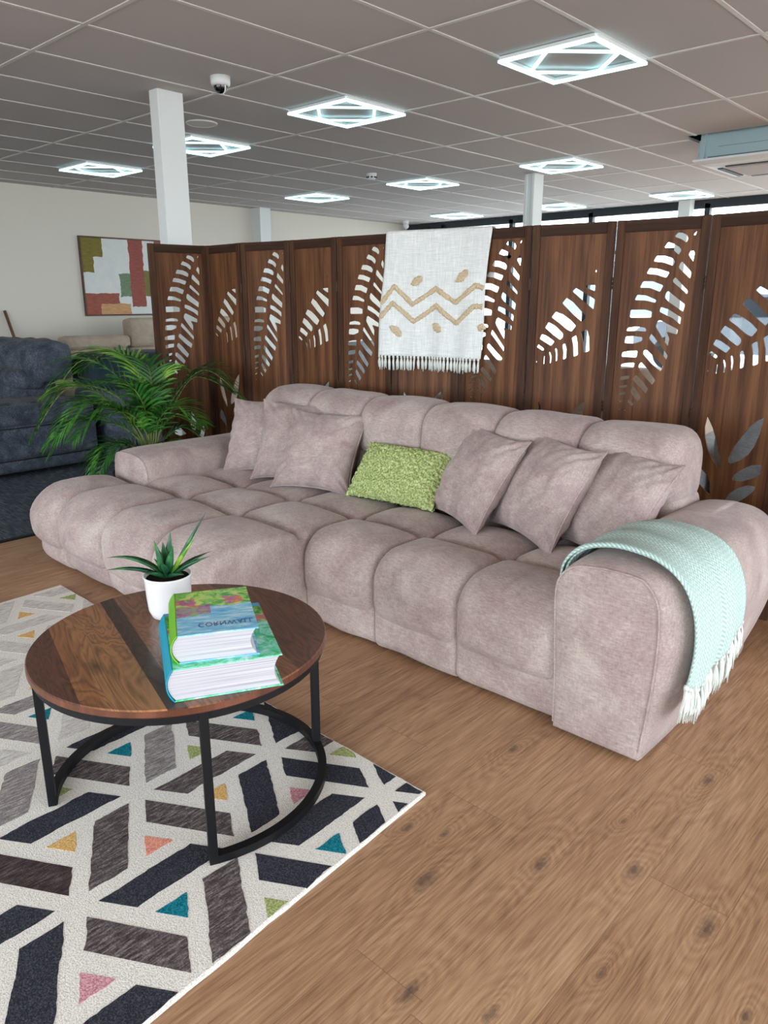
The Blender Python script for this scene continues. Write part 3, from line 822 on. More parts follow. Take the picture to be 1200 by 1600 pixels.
def cushion(label, pos, yaw, tilt, spin, w=.43, h=.43, t=.185, seed=0, wr=.006, size=1.0):
    th = bpy.data.objects.new('scatter_cushion', None); th.empty_display_size = .05; link(th)
    tag(th, label, 'cushion', 'mauve scatter cushions')
    Mx = Matrix.Translation(pos) @ Matrix.Rotation(yaw, 4, 'Z') @ Matrix.Rotation(tilt, 4, 'X') @ Matrix.Rotation(spin, 4, 'Y')
    th.matrix_world = Mx
    g, edge = cushion_mesh(w*size, h*size, t, seed, wr=wr)
    c = g.build('cover', M['cushion'], th, smooth=True, merge=1e-6)
    e = G(); e.tube(edge + edge[:1], .0035, 6); e.build('piping', M['cushion'], th, smooth=True)
    return th
cushion('leftmost mauve cushion of the left trio, at the back against the left armrest', (-3.331, 2.611, .615), .391, -.508, -.054, seed=1, wr=.008)
cushion('middle mauve cushion of the left trio, overlapped by the front one', (-3.048, 2.600, .617), .461, -.452, .018, seed=2, wr=.008)
cushion('front mauve cushion of the left trio, fully visible, beside the green cushion', (-2.805, 2.555, .605), .354, -.589, .021, seed=3, wr=.008)
cushion('mauve cushion standing on a corner just right of the green cushion', (-1.851, 2.590, .615), -.434, -.538, .05, seed=4, wr=.012)
cushion('mauve cushion in the middle of the right trio, propped on its corner', (-1.518, 2.590, .615), -.412, -.497, .06, seed=5, wr=.012)
cushion('mauve cushion furthest right, behind the mint throw', (-1.235, 2.62, .605), -.41, -.50, .07, seed=6, wr=.012)

# green boucle cushion
def boucle_mat():
    n = N('green_boucle', .95, .1); v = n.coord(); f = n.noise(v, 130, 3, .7); q = n.vor(v, 120)
    n.col(n.ramp(n.math('ADD', n.math('MULTIPLY', f, .7), n.math('MULTIPLY', q, .35)), [(.36, srgb(112,130,66)), (.50, srgb(158,174,108)), (.66, srgb(204,214,160))]))
    n.bump(q, .5, .006); return n.mat
def green_cushion():
    w, h, t = .49, .295, .15; NX, NY = 150, 92
    g = G(); fr = []; bk = []
    for i in range(NX+1):
        a = []; b = []
        for j in range(NY+1):
            u = -1+2*i/NX; v = -1+2*j/NY
            x = u*(1-.03*(1-v*v)*abs(u)**3); z = v*(1-.04*(1-u*u)*abs(v)**3)
            th = max(0,(1-abs(u)**3))**.5*max(0,(1-abs(v)**2.6))**.5
            P = Vector((x*w/2, 0, z*h/2))
            d1 = mnoise.voronoi(P*75)[0][0]; bob = .014*max(0, 1-d1*1.35)
            d2 = mnoise.voronoi(P*75+Vector((9,4,2)))[0][0]; bob2 = .014*max(0, 1-d2*1.35)
            k = 1.0
            jx = 0; jz = 0
            if abs(u) > .985: jx = math.copysign(bob, u)
            if abs(v) > .985: jz = math.copysign(bob, v)
            a.append((x*w/2+jx, -t/2*th-bob*k, z*h/2+jz)); b.append((x*w/2+jx, t/2*th+bob2*k, z*h/2+jz))
        fr.append(a); bk.append(b)
    g.grid(fr); g.grid([r[::-1] for r in bk])
    # close the rim
    o = g.build('boucle_cushion', boucle_mat(), smooth=True, merge=.0015)
    o.matrix_world = Matrix.Translation((-2.299, 2.60, .55)) @ Matrix.Rotation(.095, 4, 'Z') @ Matrix.Rotation(-.70, 4, 'X')
    tag(o, 'rectangular green boucle cushion in the middle of the sofa', 'cushion')
green_cushion()

# ------------------------------------------------------------------ mint herringbone throw over the right armrest
def throw_mat():
    n = N('mint_herringbone', .9, .15); u, v, _ = n.sep(n.coord('UV'))
    tri = n.math('PINGPONG', n.math('MULTIPLY', u, 30.0), 1.0)
    st = n.math('FRACT', n.math('ADD', n.math('MULTIPLY', v, 70.0), n.math('MULTIPLY', tri, 1.3)))
    ln = n.math('GREATER_THAN', st, .5)
    nz = n.noise(n.coord(), 40, 3)
    w = n.math('MULTIPLY', ln, n.math('ADD', .55, n.math('MULTIPLY', nz, .4)))
    n.col(n.mix(w, srgb(206,224,218), srgb(138,176,168)))
    n.bump(st, .3, .002); return n.mat
def throw():
    mint = throw_mat()
    prof = [(-1.100,.425),(-1.096,.47),(-1.086,.545),(-1.04,.600),(-.965,.626),(-.89,.630),(-.805,.616),(-.735,.572),(-.694,.495),(-.678,.40),(-.684,.30),(-.700,.22)]
    ring = catmull(prof, 8); ring = [np.array(p) for p in ring]
    L = [0]
    for a, b in zip(ring[:-1], ring[1:]): L.append(L[-1] + np.linalg.norm(b-a))
    L = np.array(L)
    def at(s):
        s = min(max(s, 0), L[-1]); i = min(int(np.searchsorted(L, s, 'right'))-1, len(L)-2); t = (s-L[i])/(L[i+1]-L[i])
        return ring[i]*(1-t) + ring[i+1]*t
    NU, NV = 36, 60
    def layer(y0, y1, off, hem, uv0):
        g = G(); uv = []; rows = []; last = []
        for i in range(NU+1):
            w = i/NU; y = y0 + (y1-y0)*w
            smax = L[-1] - hem(w); row = []
            for j in range(NV+1):
                s = smax*j/NV; p = at(s); q = at(s+.005) - at(s-.005); q = q/ (np.linalg.norm(q)+1e-9); nr = np.array([-q[1], q[0]])
                wav = .004*math.sin(w*17+s*3) + .006*mnoise.noise(Vector((y*9, s*5, off*50)))
                edge = -.004 if i in (0, NU) else 0
                o_ = off + max(-.004, wav) + edge
                yy = y + .012*math.sin(s*4.0) + (.015*(s/L[-1])**2*(1 if w > .5 else -1))
                row.append((p[0] + nr[0]*o_, yy, p[1] + nr[1]*o_)); uv.append((w*(1 if uv0 == 0 else .5), s))
            rows.append(row); last.append(row[-1])
        g.grid(rows); return g, uv, last
    t = thing('throw_blanket', 'mint green herringbone throw with white tassels over the right armrest', 'throw blanket', (0, 0, 0))
    g1, uv1, last1 = layer(2.015, 2.405, .012, lambda w: .02 + .05*max(0, 1-w/.25) + .12*max(0, (w-.25)/.75), 0)
    o = g1.build('cloth', mint, t, smooth=True, uv=uv1)
    m = o.modifiers.new('thick', 'SOLIDIFY'); m.thickness = .006; m.offset = 1
    g2, uv2, last2 = layer(2.03, 2.20, .004, lambda w: .06, 1)
    o2 = g2.build('folded_layer', mint, t, smooth=True, uv=uv2)
    m = o2.modifiers.new('thick', 'SOLIDIFY'); m.thickness = .005; m.offset = 1
    fr = N('white_tassel_yarn', .95, .1); f = fr.noise(fr.mapv(fr.coord(), (300,300,40)), 1.0, 3); fr.col(fr.mix(f, srgb(196,204,196), srgb(240,242,236)))
    M['tassel'] = fr.mat
    g = G(); R = random.Random(3)
    for last, n_ in ((last1, 22), (last2, 10)):
        for k in range(n_):
            p = Vector(last[int(round(k/(n_-1)*(len(last)-1)))])
            g.tube([p+Vector((0,0,.006)), p+Vector((.002,0,-.004)), p+Vector((.002,0,-.012))], [.004,.007,.005], 8)
            for s in range(11):
                a = R.uniform(-.008,.012); b = R.uniform(-.012,.012); ln = R.uniform(.075,.115)
                g.tube([p+Vector((0,0,-.008)), p+Vector((a*.5+.004,b*.5,-.035)), p+Vector((a+.002,b*1.0,-.07)), p+Vector((a+R.uniform(-.006,.004),b*1.3,-ln))], [.0035,.0032,.0028,.0012], 5)
    g.build('tassel_fringe', M['tassel'], t, smooth=True)
throw()

# ------------------------------------------------------------------ cream blanket hung over the screen
def hanging_blanket():
    n = N('white_slub_cotton', .92, .15); v = n.coord()
    a = n.noise(n.mapv(v, (260, 30, 12)), 1.0, 3, .7); b = n.noise(n.mapv(v, (12, 30, 300)), 1.0, 3, .7)
    n.col(n.ramp(n.math('MULTIPLY', a, b), [(.1, srgb(200,206,204)), (.28, srgb(228,232,230)), (.4, srgb(244,246,244))]))
    n.bump(n.math('ADD', a, b), .3, .002)
    tan = N('tan_tufted_yarn', .95, .1); q = tan.vor(tan.coord(), 160); tan.col(tan.mix(q, srgb(226,210,180), srgb(196,174,138))); tan.bump(q, .7, .006)
    top = [(-2.895, 3.17), (-2.483, 3.281), (-2.305, 3.294)]
    def base(u):
        # front line followed by the cloth: bridges the hinge fold
        x = -2.893 + u*.592
        if x < -2.483: y = 3.168 + (x+2.893)/.41*.108
        else: y = 3.276 + (x+2.483)/.18*.018
        return x, y
    def pt(u, v, off=0.0):
        """v<0 behind the screen, v 0..1 down the front"""
        x, y = base(u)
        wv = .010*math.sin(u*9+1) + .007*math.sin(u*23)
        if v >= 0:
            k = min(1, v/.12); z = SH + .006 - v*.645 + .03*(1-u)*0
            f = -(.017 + .004*k + v*(.02 + wv))
            return (x - .035*v + .006*math.sin(v*7+u*2), y + f - off, z)
        return (x, y + .020, SH + .006 + v*.645)
    NU, NV = 48, 60
    rows = []
    for i in range(NU+1):
        u = i/NU; row = []
        for j in range(-8, NV+1):
            if j < 0: row.append(pt(u, j/8*.4))
            elif j == 0:
                x, y = base(u); row += [(x, y+.018, SH+.004), (x, y+.010, SH+.009), (x, y-.006, SH+.010), (x, y-.015, SH+.005)]
            else: row.append(pt(u, j/NV))
        rows.append(row)
    t = thing('hanging_blanket', 'white cotton blanket with tan zigzag tufting hung over the carved screen', 'blanket')
    g = G(); g.grid(rows); o = g.build('cloth', n.mat, t, smooth=True)
    m = o.modifiers.new('thick', 'SOLIDIFY'); m.thickness = .004; m.offset = 0
    def uvc(x, y):
        xl = 70-35*(y-160)/770; xr = 715-105*(y-130)/850; u = (x-xl)/(xr-xl)
        yt = 160-30*u; yb = 930+50*u; return u, (y-yt)/(yb-yt)
    def band(pts, wd, name, blob=False):
        g = G(); P = [uvc(*p) for p in pts]; out = []
        for (a, b) in zip(P[:-1], P[1:]):
            for k in range(16): out.append((a[0]+(b[0]-a[0])*k/16, a[1]+(b[1]-a[1])*k/16))
        out.append(P[-1]); R = random.Random(len(pts)); rws = []; nn = len(out)
        C = [Vector(pt(min(max(u,0),1), v, .0)) for u, v in out]
        for i, c in enumerate(C):
            d = (C[min(i+1,nn-1)]-C[max(i-1,0)]).normalized(); s = d.cross(Vector((0,-1,0))).normalized()
            ww = wd*(1+R.uniform(-.22,.22)) + .003*mnoise.noise(c*60)
            if blob: ww *= math.sqrt(max(.02, 1-(2*i/(nn-1)-1)**2))
            row = []
            for k in range(9):
                a = PI*k/8; row.append(c + s*math.cos(a)*ww/2 + Vector((0,-1,0))*(math.sin(a)*.011*(1+R.uniform(-.3,.3)) + .001))
            rws.append(row)
        g.grid(rws); g.build(name, tan.mat, t, smooth=True)
    band([(57,600),(130,495),(240,610),(375,510),(490,605),(620,495),(660,515)], .026, 'zigzag_band')
    band([(52,690),(125,600),(245,720),(375,620),(485,740),(600,630),(645,635)], .026, 'zigzag_band')
    for a in (((235,485),(295,435)), ((498,470),(575,400)), ((115,745),(165,815)), ((350,740),(395,790)), ((612,760),(640,785))):
        band(a, .044, 'tufted_spot', True)
    g = G(); R = random.Random(5)
    for k in range(30):
        u = (k+.5)/30; p = Vector(pt(u, 1.0)) 
        g.tube([p+Vector((0,0,.008)), p+Vector((0,-.002,-.006)), p+Vector((0,0,-.014))], [.004,.007,.005], 7)
        for s in range(5):
            a = R.uniform(-.008,.008); ln = R.uniform(.06,.08)
            g.tube([p+Vector((0,0,-.01)), p+Vector((a*.7,R.uniform(-.004,.002),-.035)), p+Vector((a,R.uniform(-.004,.002),-ln))], [.004,.0045,.002], 5)
    g.build('tassel_fringe', M['tassel'], t, smooth=True)
hanging_blanket()

# ------------------------------------------------------------------ rug
def rug():
    c0 = np.array([-1.155, 1.423]); ex = np.array([-1.0, .012]); ex /= np.linalg.norm(ex); ey = np.array([.06, -1.0]); ey /= np.linalg.norm(ey)
    LX, LY = 2.33, 1.62
    quad = [c0, c0+ex*LX, c0+ex*LX+ey*LY, c0+ey*LY]
    def clip(poly):
        out = poly
        cen = sum(quad)/4
        for i in range(4):
            a = quad[i]; b = quad[(i+1) % 4]; e = b-a; nrm = np.array([-e[1], e[0]]); nrm = nrm/np.linalg.norm(nrm)
            if np.dot(cen-a, nrm) < 0: nrm = -nrm
            a2 = a + nrm*.006; res = []
            for k in range(len(out)):
                p = out[k-1]; q = out[k]; dp = np.dot(p-a2, nrm); dq = np.dot(q-a2, nrm)
                if (dp >= 0) != (dq >= 0): res.append(p + (q-p)*dp/(dp-dq))
                if dq >= 0: res.append(q)
            out = res
            if not out: return []
        return out
    # lattice fitted to the pattern
    nodes = {(0,0):(-1.753,.864),(0,1):(-1.64,1.264),(1,1):(-1.241,1.324),(1,-1):(-1.474,.566),(1,0):(-1.334,.935),(-1,0):(-2.137,.789),(2,-1):(-1.096,.64)}
    A = []; b = []
    for (i, j), (x, y) in nodes.items():
        A.append([1, i, j]); b.append([x, y])
    sol = np.linalg.lstsq(np.array(A, float), np.array(b), rcond=None)[0]; O, U, Vv = sol
    J = lambda i, j: O + U*i + Vv*j
    a, s = .307/.4027, .149/.4027; wb = .0445
    rot = lambda v, d: np.array([v[0]*math.cos(d)-v[1]*math.sin(d), v[0]*math.sin(d)+v[1]*math.cos(d)])
    off = math.atan2(s*math.sin(PI/3), a+s*math.cos(PI/3))
    known = [((-1.43,1.28),1),((-1.28,1.13),1),((-1.49,1.09),1),((-1.80,.68),1),((-1.6,.71),2),((-1.57,.92),2),((-1.27,.6),2),((-1.36,.43),1),
             ((-1.40,.83),1)]
    # pieces and triangles: floor position, colour
    known += PIECES
    T = []
    def inset(poly, d):
        n_ = len(poly); cen = sum(poly)/n_; L = []
        for k in range(n_):
            p = poly[k]; q = poly[(k+1) % n_]; e = q-p; nr = np.array([-e[1], e[0]]); nr /= np.linalg.norm(nr)
            if np.dot(cen-p, nr) < 0: nr = -nr
            L.append((p+nr*d, e))
        out = []
        for k in range(n_):
            p, e = L[k-1]; q, f = L[k]
            den = e[0]*f[1]-e[1]*f[0]; t_ = ((q[0]-p[0])*f[1]-(q[1]-p[1])*f[0])/den
            out.append(p+e*t_)
        return out
    t = thing('rug', 'ivory wool rug with charcoal and grey geometric pieces under the coffee table', 'rug')
    g = G()
    q4 = [tuple(p) for p in quad]
    n1 = 60
    def edgept(k, f):
        p = np.array(q4[k])*(1-f) + np.array(q4[(k+1) % 4])*f
        e = np.array(q4[(k+1)%4])-np.array(q4[k]); nr = np.array([-e[1], e[0]])/np.linalg.norm(e)
        return p + nr*.004*mnoise.noise(Vector((p[0]*14, p[1]*14, 0)))
    per = [edgept(k, f/n1) for k in range(4) for f in range(n1)]
    cen = sum(per)/len(per)
    lo = [(p[0], p[1], .001) for p in per]; mid = [(p[0], p[1], .009) for p in per]
    hi = [(*(p + (cen-p)/np.linalg.norm(cen-p)*.004), .012) for p in per]
    g.grid([lo, mid, hi], closed=True); g.add(hi, [tuple(range(len(hi)))])
    base = g.build('pile_base', M['rug'][0], t)
    pieces = []
    for i in range(-8, 6):
        for j in range(-8, 8):
            p = J(i, j)
            for d in (U, Vv, U-Vv):
                E = p + d; L = np.linalg.norm(d); th = math.atan2(d[1], d[0])
                la = np.array([math.cos(th+off), math.sin(th+off)])*L*a; ls = np.array([math.cos(th+off-PI/3), math.sin(th+off-PI/3)])*L*s
                # lattice is slightly sheared, so close the parallelogram on the far node
                poly = [p, p+la, E, E-la]
                pieces.append((poly, 'q'))
            for tri in ((J(i,j), J(i+1,j), J(i,j+1)), (J(i+1,j), J(i+1,j+1), J(i,j+1))):
                c = sum(tri)/3; e = tri[1]-tri[0]; L = np.mean([np.linalg.norm(tri[1]-tri[0]), np.linalg.norm(tri[2]-tri[1])])
                R = L*(a-s)/math.sqrt(3)
                th = math.atan2(tri[0][1]-c[1], tri[0][0]-c[0]) + math.radians(18.7)
                poly = [c + R*np.array([math.cos(th+2*PI*k/3), math.sin(th+2*PI*k/3)]) for k in range(3)]
                pieces.append((poly, 't'))
    colr = random.Random(11)
    buckets = {}
    for poly, kd in pieces:
        ip = inset(poly, wb/2); c = sum(poly)/len(poly)
        cp = clip(ip)
        if len(cp) < 3: continue
        cc = sum(cp)/len(cp)
        best = min(known, key=lambda k: (k[0][0]-cc[0])**2+(k[0][1]-cc[1])**2)
        dd = math.hypot(best[0][0]-cc[0], best[0][1]-cc[1])
        istri = kd == 't'
        cand = [k for k in known if (k[1] in (5,6,7,8,9)) == istri]
        best = min(cand, key=lambda k: (k[0][0]-cc[0])**2+(k[0][1]-cc[1])**2); dd = math.hypot(best[0][0]-cc[0], best[0][1]-cc[1])
        if dd < .075: m = best[1]
        elif istri: m = colr.choice([5,6,7,8,9,5,6])
        else:
            x = cc[0] + colr.uniform(-.2, .2)
            m = 1 if x > -1.7 else (colr.choice([2,3,1]) if x > -2.1 else (colr.choice([3,4,4]) if x > -2.6 else 4))
        buckets.setdefault(m, []).append(cp)
    names = {1:'charcoal_piece',2:'brown_grey_piece',3:'grey_piece',4:'light_grey_piece',5:'teal_triangle',6:'mustard_triangle',7:'coral_triangle',8:'pink_triangle',9:'olive_triangle',10:'dark_brown_piece'}
    g = G()
    for m, L in buckets.items():
        for cp in L:
            # wavy hand-tufted outline
            pts = []
            for k in range(len(cp)):
                p = cp[k-1]; q = cp[k]; n_ = max(1, int(np.linalg.norm(q-p)/.012))
                for e in range(n_):
                    r = p + (q-p)*e/n_; ns = mnoise.noise(Vector((r[0]*55, r[1]*55, 3)))*.0035 + mnoise.noise(Vector((r[0]*14, r[1]*14, 9)))*.004
                    pts.append((r[0]+ns, r[1]+ns*.7))
            c = np.mean(pts, axis=0)
            lo = [(x, y, .010) for x, y in pts]; hi = [(x+(c[0]-x)*.01, y+(c[1]-y)*.01, .0128) for x, y in pts]
            g.grid([lo, hi], m, closed=True); g.add(hi, [tuple(range(len(hi)))], m)
    g.build('coloured_pile', M['rug'], t)
PIECES = [((-1.29,.72),5),((-1.24,.49),8),((-1.97,.94),5),((-1.52,.78),7),((-1.69,.64),6),((-1.80,1.08),9),((-1.13,.86),9),((-1.46,1.40),9),((-1.17,1.09),5),
          ((-1.417,1.16),8),((-1.573,1.019),6),((-1.85,1.33),5),((-3.28,1.15),6),((-3.04,1.09),6),((-2.36,.86),5),((-1.96,.75),9),((-1.83,.50),5)]
PIECES += [((-1.371,0.744),1),((-1.193,0.785),2),((-1.180,0.971),1),((-1.116,0.566),1),((-1.242,1.241),1),((-1.941,0.830),2),((-1.849,0.989),3),((-1.714,1.006),2),((-1.988,0.637),3),((-1.671,0.531),10),((-1.514,0.464),3),((-1.735,1.379),1),((-1.892,1.187),2),((-1.563,1.383),2),((-1.296,1.414),1),((-1.154,1.211),1),((-1.195,1.406),1),((-1.157,1.319),1),((-1.360,0.421),1),((-1.252,0.606),2),((-1.848,0.814),1),((-2.244,0.930),4),((-2.213,0.712),4),((-2.592,1.025),3)]
rug()

# ------------------------------------------------------------------ coffee table
TX, TY, TZ = -1.70, 1.02, .458
t = thing('coffee_table', 'round walnut coffee table with black metal frame standing on the rug', 'coffee table', (TX, TY, 0))
g = G(); g.lathe([(0, TZ), (.392, TZ), (.395, TZ-.003)], n=96); g.build('tabletop', M['table'], t)
g = G(); g.lathe([(.395, TZ-.003), (.396, TZ-.018), (.392, TZ-.022), (0, TZ-.022)], n=96); g.build('edge_band', M['tableedge'], t, smooth=False)
g = G(); g.lathe([(.362, TZ-.022), (.386, TZ-.022), (.386, TZ-.044), (.362, TZ-.044), (.362, TZ-.022)], n=96); g.build('upper_ring', M['black'], t)
BZ = .0145
g = G(); c = 0.0; rr_ = []
for k in range(81):
    a = math.radians(-27.5 + (271.5)*k/80); rr_.append([(r_*math.cos(a), r_*math.sin(a), z_) for r_, z_ in ((.364,BZ+.022),(.388,BZ+.022),(.388,BZ),(.364,BZ))])
g.grid(rr_, closed=True); g.add(rr_[0], [(0,1,2,3)]); g.add(rr_[-1], [(3,2,1,0)]); g.build('lower_ring', M['black'], t)
for k, ang in enumerate((-117, -26, 66, 154)):
    a = math.radians(ang); ca, sa = math.cos(a), math.sin(a); g = G()
    V = []; r0, r1 = .366, .388; wd = .011
    for z in (BZ, TZ-.022):
        for rr, sg in ((r0,-1),(r1,-1),(r1,1),(r0,1)): V.append((rr*ca - sg*wd*sa, rr*sa + sg*wd*ca, z))
    g.add(V, [(0,1,2,3),(7,6,5,4),(0,4,5,1),(1,5,6,2),(2,6,7,3),(3,7,4,0)])
    g.build('leg', M['black'], t, bevel=.001)

# ------------------------------------------------------------------ books
def book(label, P0, ang, wu, lv, z0, th, spinecol, seed, text=False):
    t = thing('book', label, 'book', (P0[0], P0[1], z0), ang)
    # local: x along u (spine at x=0 to fore edge), y along v (front end at y=0)
    paper = N('book_pages_%d' % seed, .8, .2); v = paper.coord(); x, y, z = paper.sep(v)
    ln = paper.noise(paper.mapv(v, (1.5, 1.5, 420)), 1.0, 3, .7)
    paper.col(paper.ramp(ln, [(.38, srgb(160,160,168)), (.5, srgb(192,191,197)), (.64, srgb(206,205,209))])); paper.bump(ln, .3, .001)
    n = N('painted_cover_%d' % seed, .18, .5); v = n.coord(); x, y, z = n.sep(v)
    nz = n.noise(v, 26+seed, 5, .7, .8); n2 = n.noise(n.mapv(v, (14, 60, 1), (0,0,.0)), 1.0, 4, .7); n3 = n.noise(n.mapv(v, (1,1,1), (0,0,0), (seed*3, 5, 0)), 12, 4, .65)
    water = n.ramp(n2, [(.3, srgb(84,166,224)), (.5, srgb(138,208,238)), (.66, srgb(222,240,248))])
    leaves = n.ramp(nz, [(.28, srgb(40,110,52)), (.42, srgb(96,176,60)), (.54, srgb(176,222,96)), (.63, srgb(238,214,120)), (.75, srgb(84,190,160))])
    blooms = n.ramp(nz, [(.3, srgb(120,60,110)), (.46, srgb(196,110,150)), (.56, srgb(214,120,70)), (.7, srgb(240,180,110))])
    yy = n.math('ADD', y, n.math('MULTIPLY', n.math('SUBTRACT', n3, .5), .08))
    c = n.mix(n.math('GREATER_THAN', yy, lv*.56), water, leaves)
    m = n.math('MULTIPLY', n.math('GREATER_THAN', yy, lv*.62), n.math('LESS_THAN', yy, lv*.82)); m = n.math('MULTIPLY', m, n.math('GREATER_THAN', n3, .50))
    c = n.mix(m, c, blooms)
    m = n.math('MULTIPLY', n.math('GREATER_THAN', yy, lv*.40), n.math('MULTIPLY', n.math('LESS_THAN', x, wu*.48), n.math('LESS_THAN', yy, lv*.62)))
    c = n.mix(m, c, n.ramp(nz, [(.35, srgb(110,70,130)), (.5, srgb(180,120,160)), (.62, srgb(120,190,90))]))
    if not text:
        aqua = n.ramp(nz, [(.3, srgb(60,160,90)), (.45, srgb(90,214,150)), (.58, srgb(150,236,214)), (.72, srgb(236,242,240))])
        c = n.mix(n.math('LESS_THAN', yy, lv*.62), c, aqua)
        c = n.mix(n.math('GREATER_THAN', yy, lv*.93), c, srgb(90,160,214))
    n.col(c)
    cover = n.mat; sp = plain('spine_%d' % seed, spinecol, .3, .5, var=.06, scale=30)
    ct = .003; bul = .016
    # page block with rounded spine side and hollow fore edge
    prof = []
    K = 12
    for k in range(K+1):
        z = ct + (th-2*ct)*k/K; a = (k/K*2-1); prof.append((-bul*(1-a*a)+.012, z))
    pr2 = []
    for k in range(K+1):
        z = ct + (th-2*ct)*(K-k)/K; a = (k/K*2-1); pr2.append((wu-.006-.014*(1-a*a), z))
    ring = prof + pr2
    g = G(); A = [(x, .004, z) for x, z in ring]; B = [(x, lv-.004, z) for x, z in ring]
    g.grid([A, B], closed=True)
    for y_ in (.004, lv-.004):
        for k in range(K):
            a, b = prof[k], prof[k+1]; c_, d = pr2[K-k], pr2[K-k-1]
            g.add([(a[0],y_,a[1]),(b[0],y_,b[1]),(d[0],y_,d[1]),(c_[0],y_,c_[1])], [(0,1,2,3)])
    g.build('page_block', paper.mat, t, smooth=False)
    G().box(.010, wu, 0, lv, th-ct, th).build('front_cover', cover, t, bevel=.0008)
    G().box(.010, wu, 0, lv, 0, ct).build('back_cover', cover, t, bevel=.0008)
    g = G(); out = []; inn = []
    for k in range(K+1):
        a = (k/K*2-1); z = th*k/K; out.append((-bul*(1-a*a)+.011-.003, z)); inn.append((-bul*(1-a*a)+.011, z))
    rr = out + inn[::-1]; g.grid([[(x, 0, z) for x, z in rr], [(x, lv, z) for x, z in rr]], closed=True)
    for y_ in (0, lv):
        for k in range(K): g.add([(out[k][0],y_,out[k][1]),(out[k+1][0],y_,out[k+1][1]),(inn[k+1][0],y_,inn[k+1][1]),(inn[k][0],y_,inn[k][1])], [(0,1,2,3)])
    g.build('spine', sp, t, smooth=False)
    if text:
        cu = bpy.data.curves.new('title', 'FONT'); cu.body = 'CORNWALL'; cu.size = .034; cu.extrude = .0002; cu.space_character = 1.12
        tmp = bpy.data.objects.new('tmp', cu); COL.objects.link(tmp); dg = bpy.context.evaluated_depsgraph_get()
        me = bpy.data.meshes.new_from_object(tmp.evaluated_get(dg)); bpy.data.objects.remove(tmp)
        me.name = 'title'; me.transform(Matrix.Translation((wu*.30, lv*.215, th+.0006)) @ Matrix.Diagonal((.63, -1, 1, 1)))
        me.materials.clear(); me.materials.append(plain('title_blue', (62,96,150), .5))
        link(bpy.data.objects.new('title', me), t)
    return t
ang1 = math.atan2(.23, .125)
book('large thick book with green and aqua painted cover and teal spine, underneath the other book', (-1.405, .800), ang1, .262, .335, TZ+.0005, .082, (20,150,176), 1)
book('smaller thick book with river painting cover and lime spine, on top of the larger book', (-1.418, .826), math.radians(59), .195, .270, TZ+.083, .070, (110,180,40), 2, True)

# ------------------------------------------------------------------ succulent in white pot
def leafblade(g, base, az, elev, length, width, curl, m=0, n_=10, thick=.25, roll=0.0):
    d = Vector((math.cos(az), math.sin(az), 0)); side = Vector((-math.sin(az), math.cos(az), 0))
    p = Vector(base); e = elev; rows = []
    for i in range(n_+1):
        s = i/n_; w = width*(math.sin(PI*min(1, s*.82+.18))**.8 if s < .98 else 0.02) * (1-s**3*.6)
        up = Vector((0,0,1))*math.cos(e) - d*math.sin(e)
        rows.append([p - side*w/2 + up*w*thick, p - side*w*.25 + up*w*thick*.2, p - up*w*.05, p + side*w*.25 + up*w*thick*.2, p + side*w/2 + up*w*thick,
                     p + side*w*.25 - up*w*.12, p - up*w*.28, p - side*w*.25 - up*w*.12])
        p = p + (d*math.cos(e) + Vector((0,0,1))*math.sin(e))*(length/n_); e -= curl/n_
    g.grid(rows, m, closed=True)
def succulent():
    px, py = -1.845, 1.075
    t = thing('potted_succulent', 'small spiky green succulent in a white ceramic pot beside the books', 'potted plant', (px, py, TZ))
    G().lathe([(0,0),(.040,0),(.052,.006),(.060,.025),(.063,.06),(.066,.122),(.069,.128),(.066,.130),(.062,.126),(.060,.118),(0,.117)], n=48).build('pot', M['pot'], t, smooth=True)
    G().lathe([(0,.122),(.061,.120)], n=24).build('soil', M['soil'], t)
    n = N('succulent_green', .35, .5); v = n.coord(); f = n.noise(v, 30, 3)
    n.col(n.ramp(f, [(.35, srgb(24,72,48)), (.55, srgb(44,104,64)), (.7, srgb(70,136,76))])); lm = n.mat
    n = N('succulent_yellow_green', .35, .5); v = n.coord(); f = n.noise(v, 30, 3); n.col(n.ramp(f, [(.35, srgb(90,150,50)), (.6, srgb(160,196,70))])); lm2 = n.mat
    R = random.Random(2); ang0 = math.atan2(.67865, .73446)   # image-right direction
    def L(lat, el, ln, wd, cu, m=lm, dep=0.0):
        az = ang0 + (0 if lat > 0 else PI) + dep
        g = G(); leafblade(g, (math.cos(az)*.010, math.sin(az)*.010, .122), az, el, ln, wd, cu)
        g.build('leaf', m, t, smooth=True)
    L(1, 1.08, .215, .022, .1, dep=.15); L(1, 1.0, .155, .022, .1, lm2, -.3); L(1, .66, .150, .020, .35, dep=-.2); L(1, .60, .135, .020, .4, dep=.5); L(1, .5, .12, .022, .35, dep=-.9)
    L(-1, .85, .175, .022, 1.05, dep=.1); L(-1, .68, .165, .021, .85, dep=-.25); L(-1, .55, .165, .020, .65, dep=.4); L(-1, 1.2, .105, .026, .1, lm2, -.6); L(-1, 1.38, .120, .030, .0, dep=.8)
    L(1, 1.42, .13, .030, .0, dep=1.2); L(-1, 1.0, .10, .024, .2, dep=1.4); L(1, .85, .11, .024, .3, dep=-1.4); L(1, .6, .10, .022, .3, dep=-1.9); L(-1, .6, .10, .022, .3, dep=1.1); L(-1, 1.45, .10, .03, 0, dep=-1.0); L(1, 1.2, .12, .026, .1, dep=-.9)
succulent()

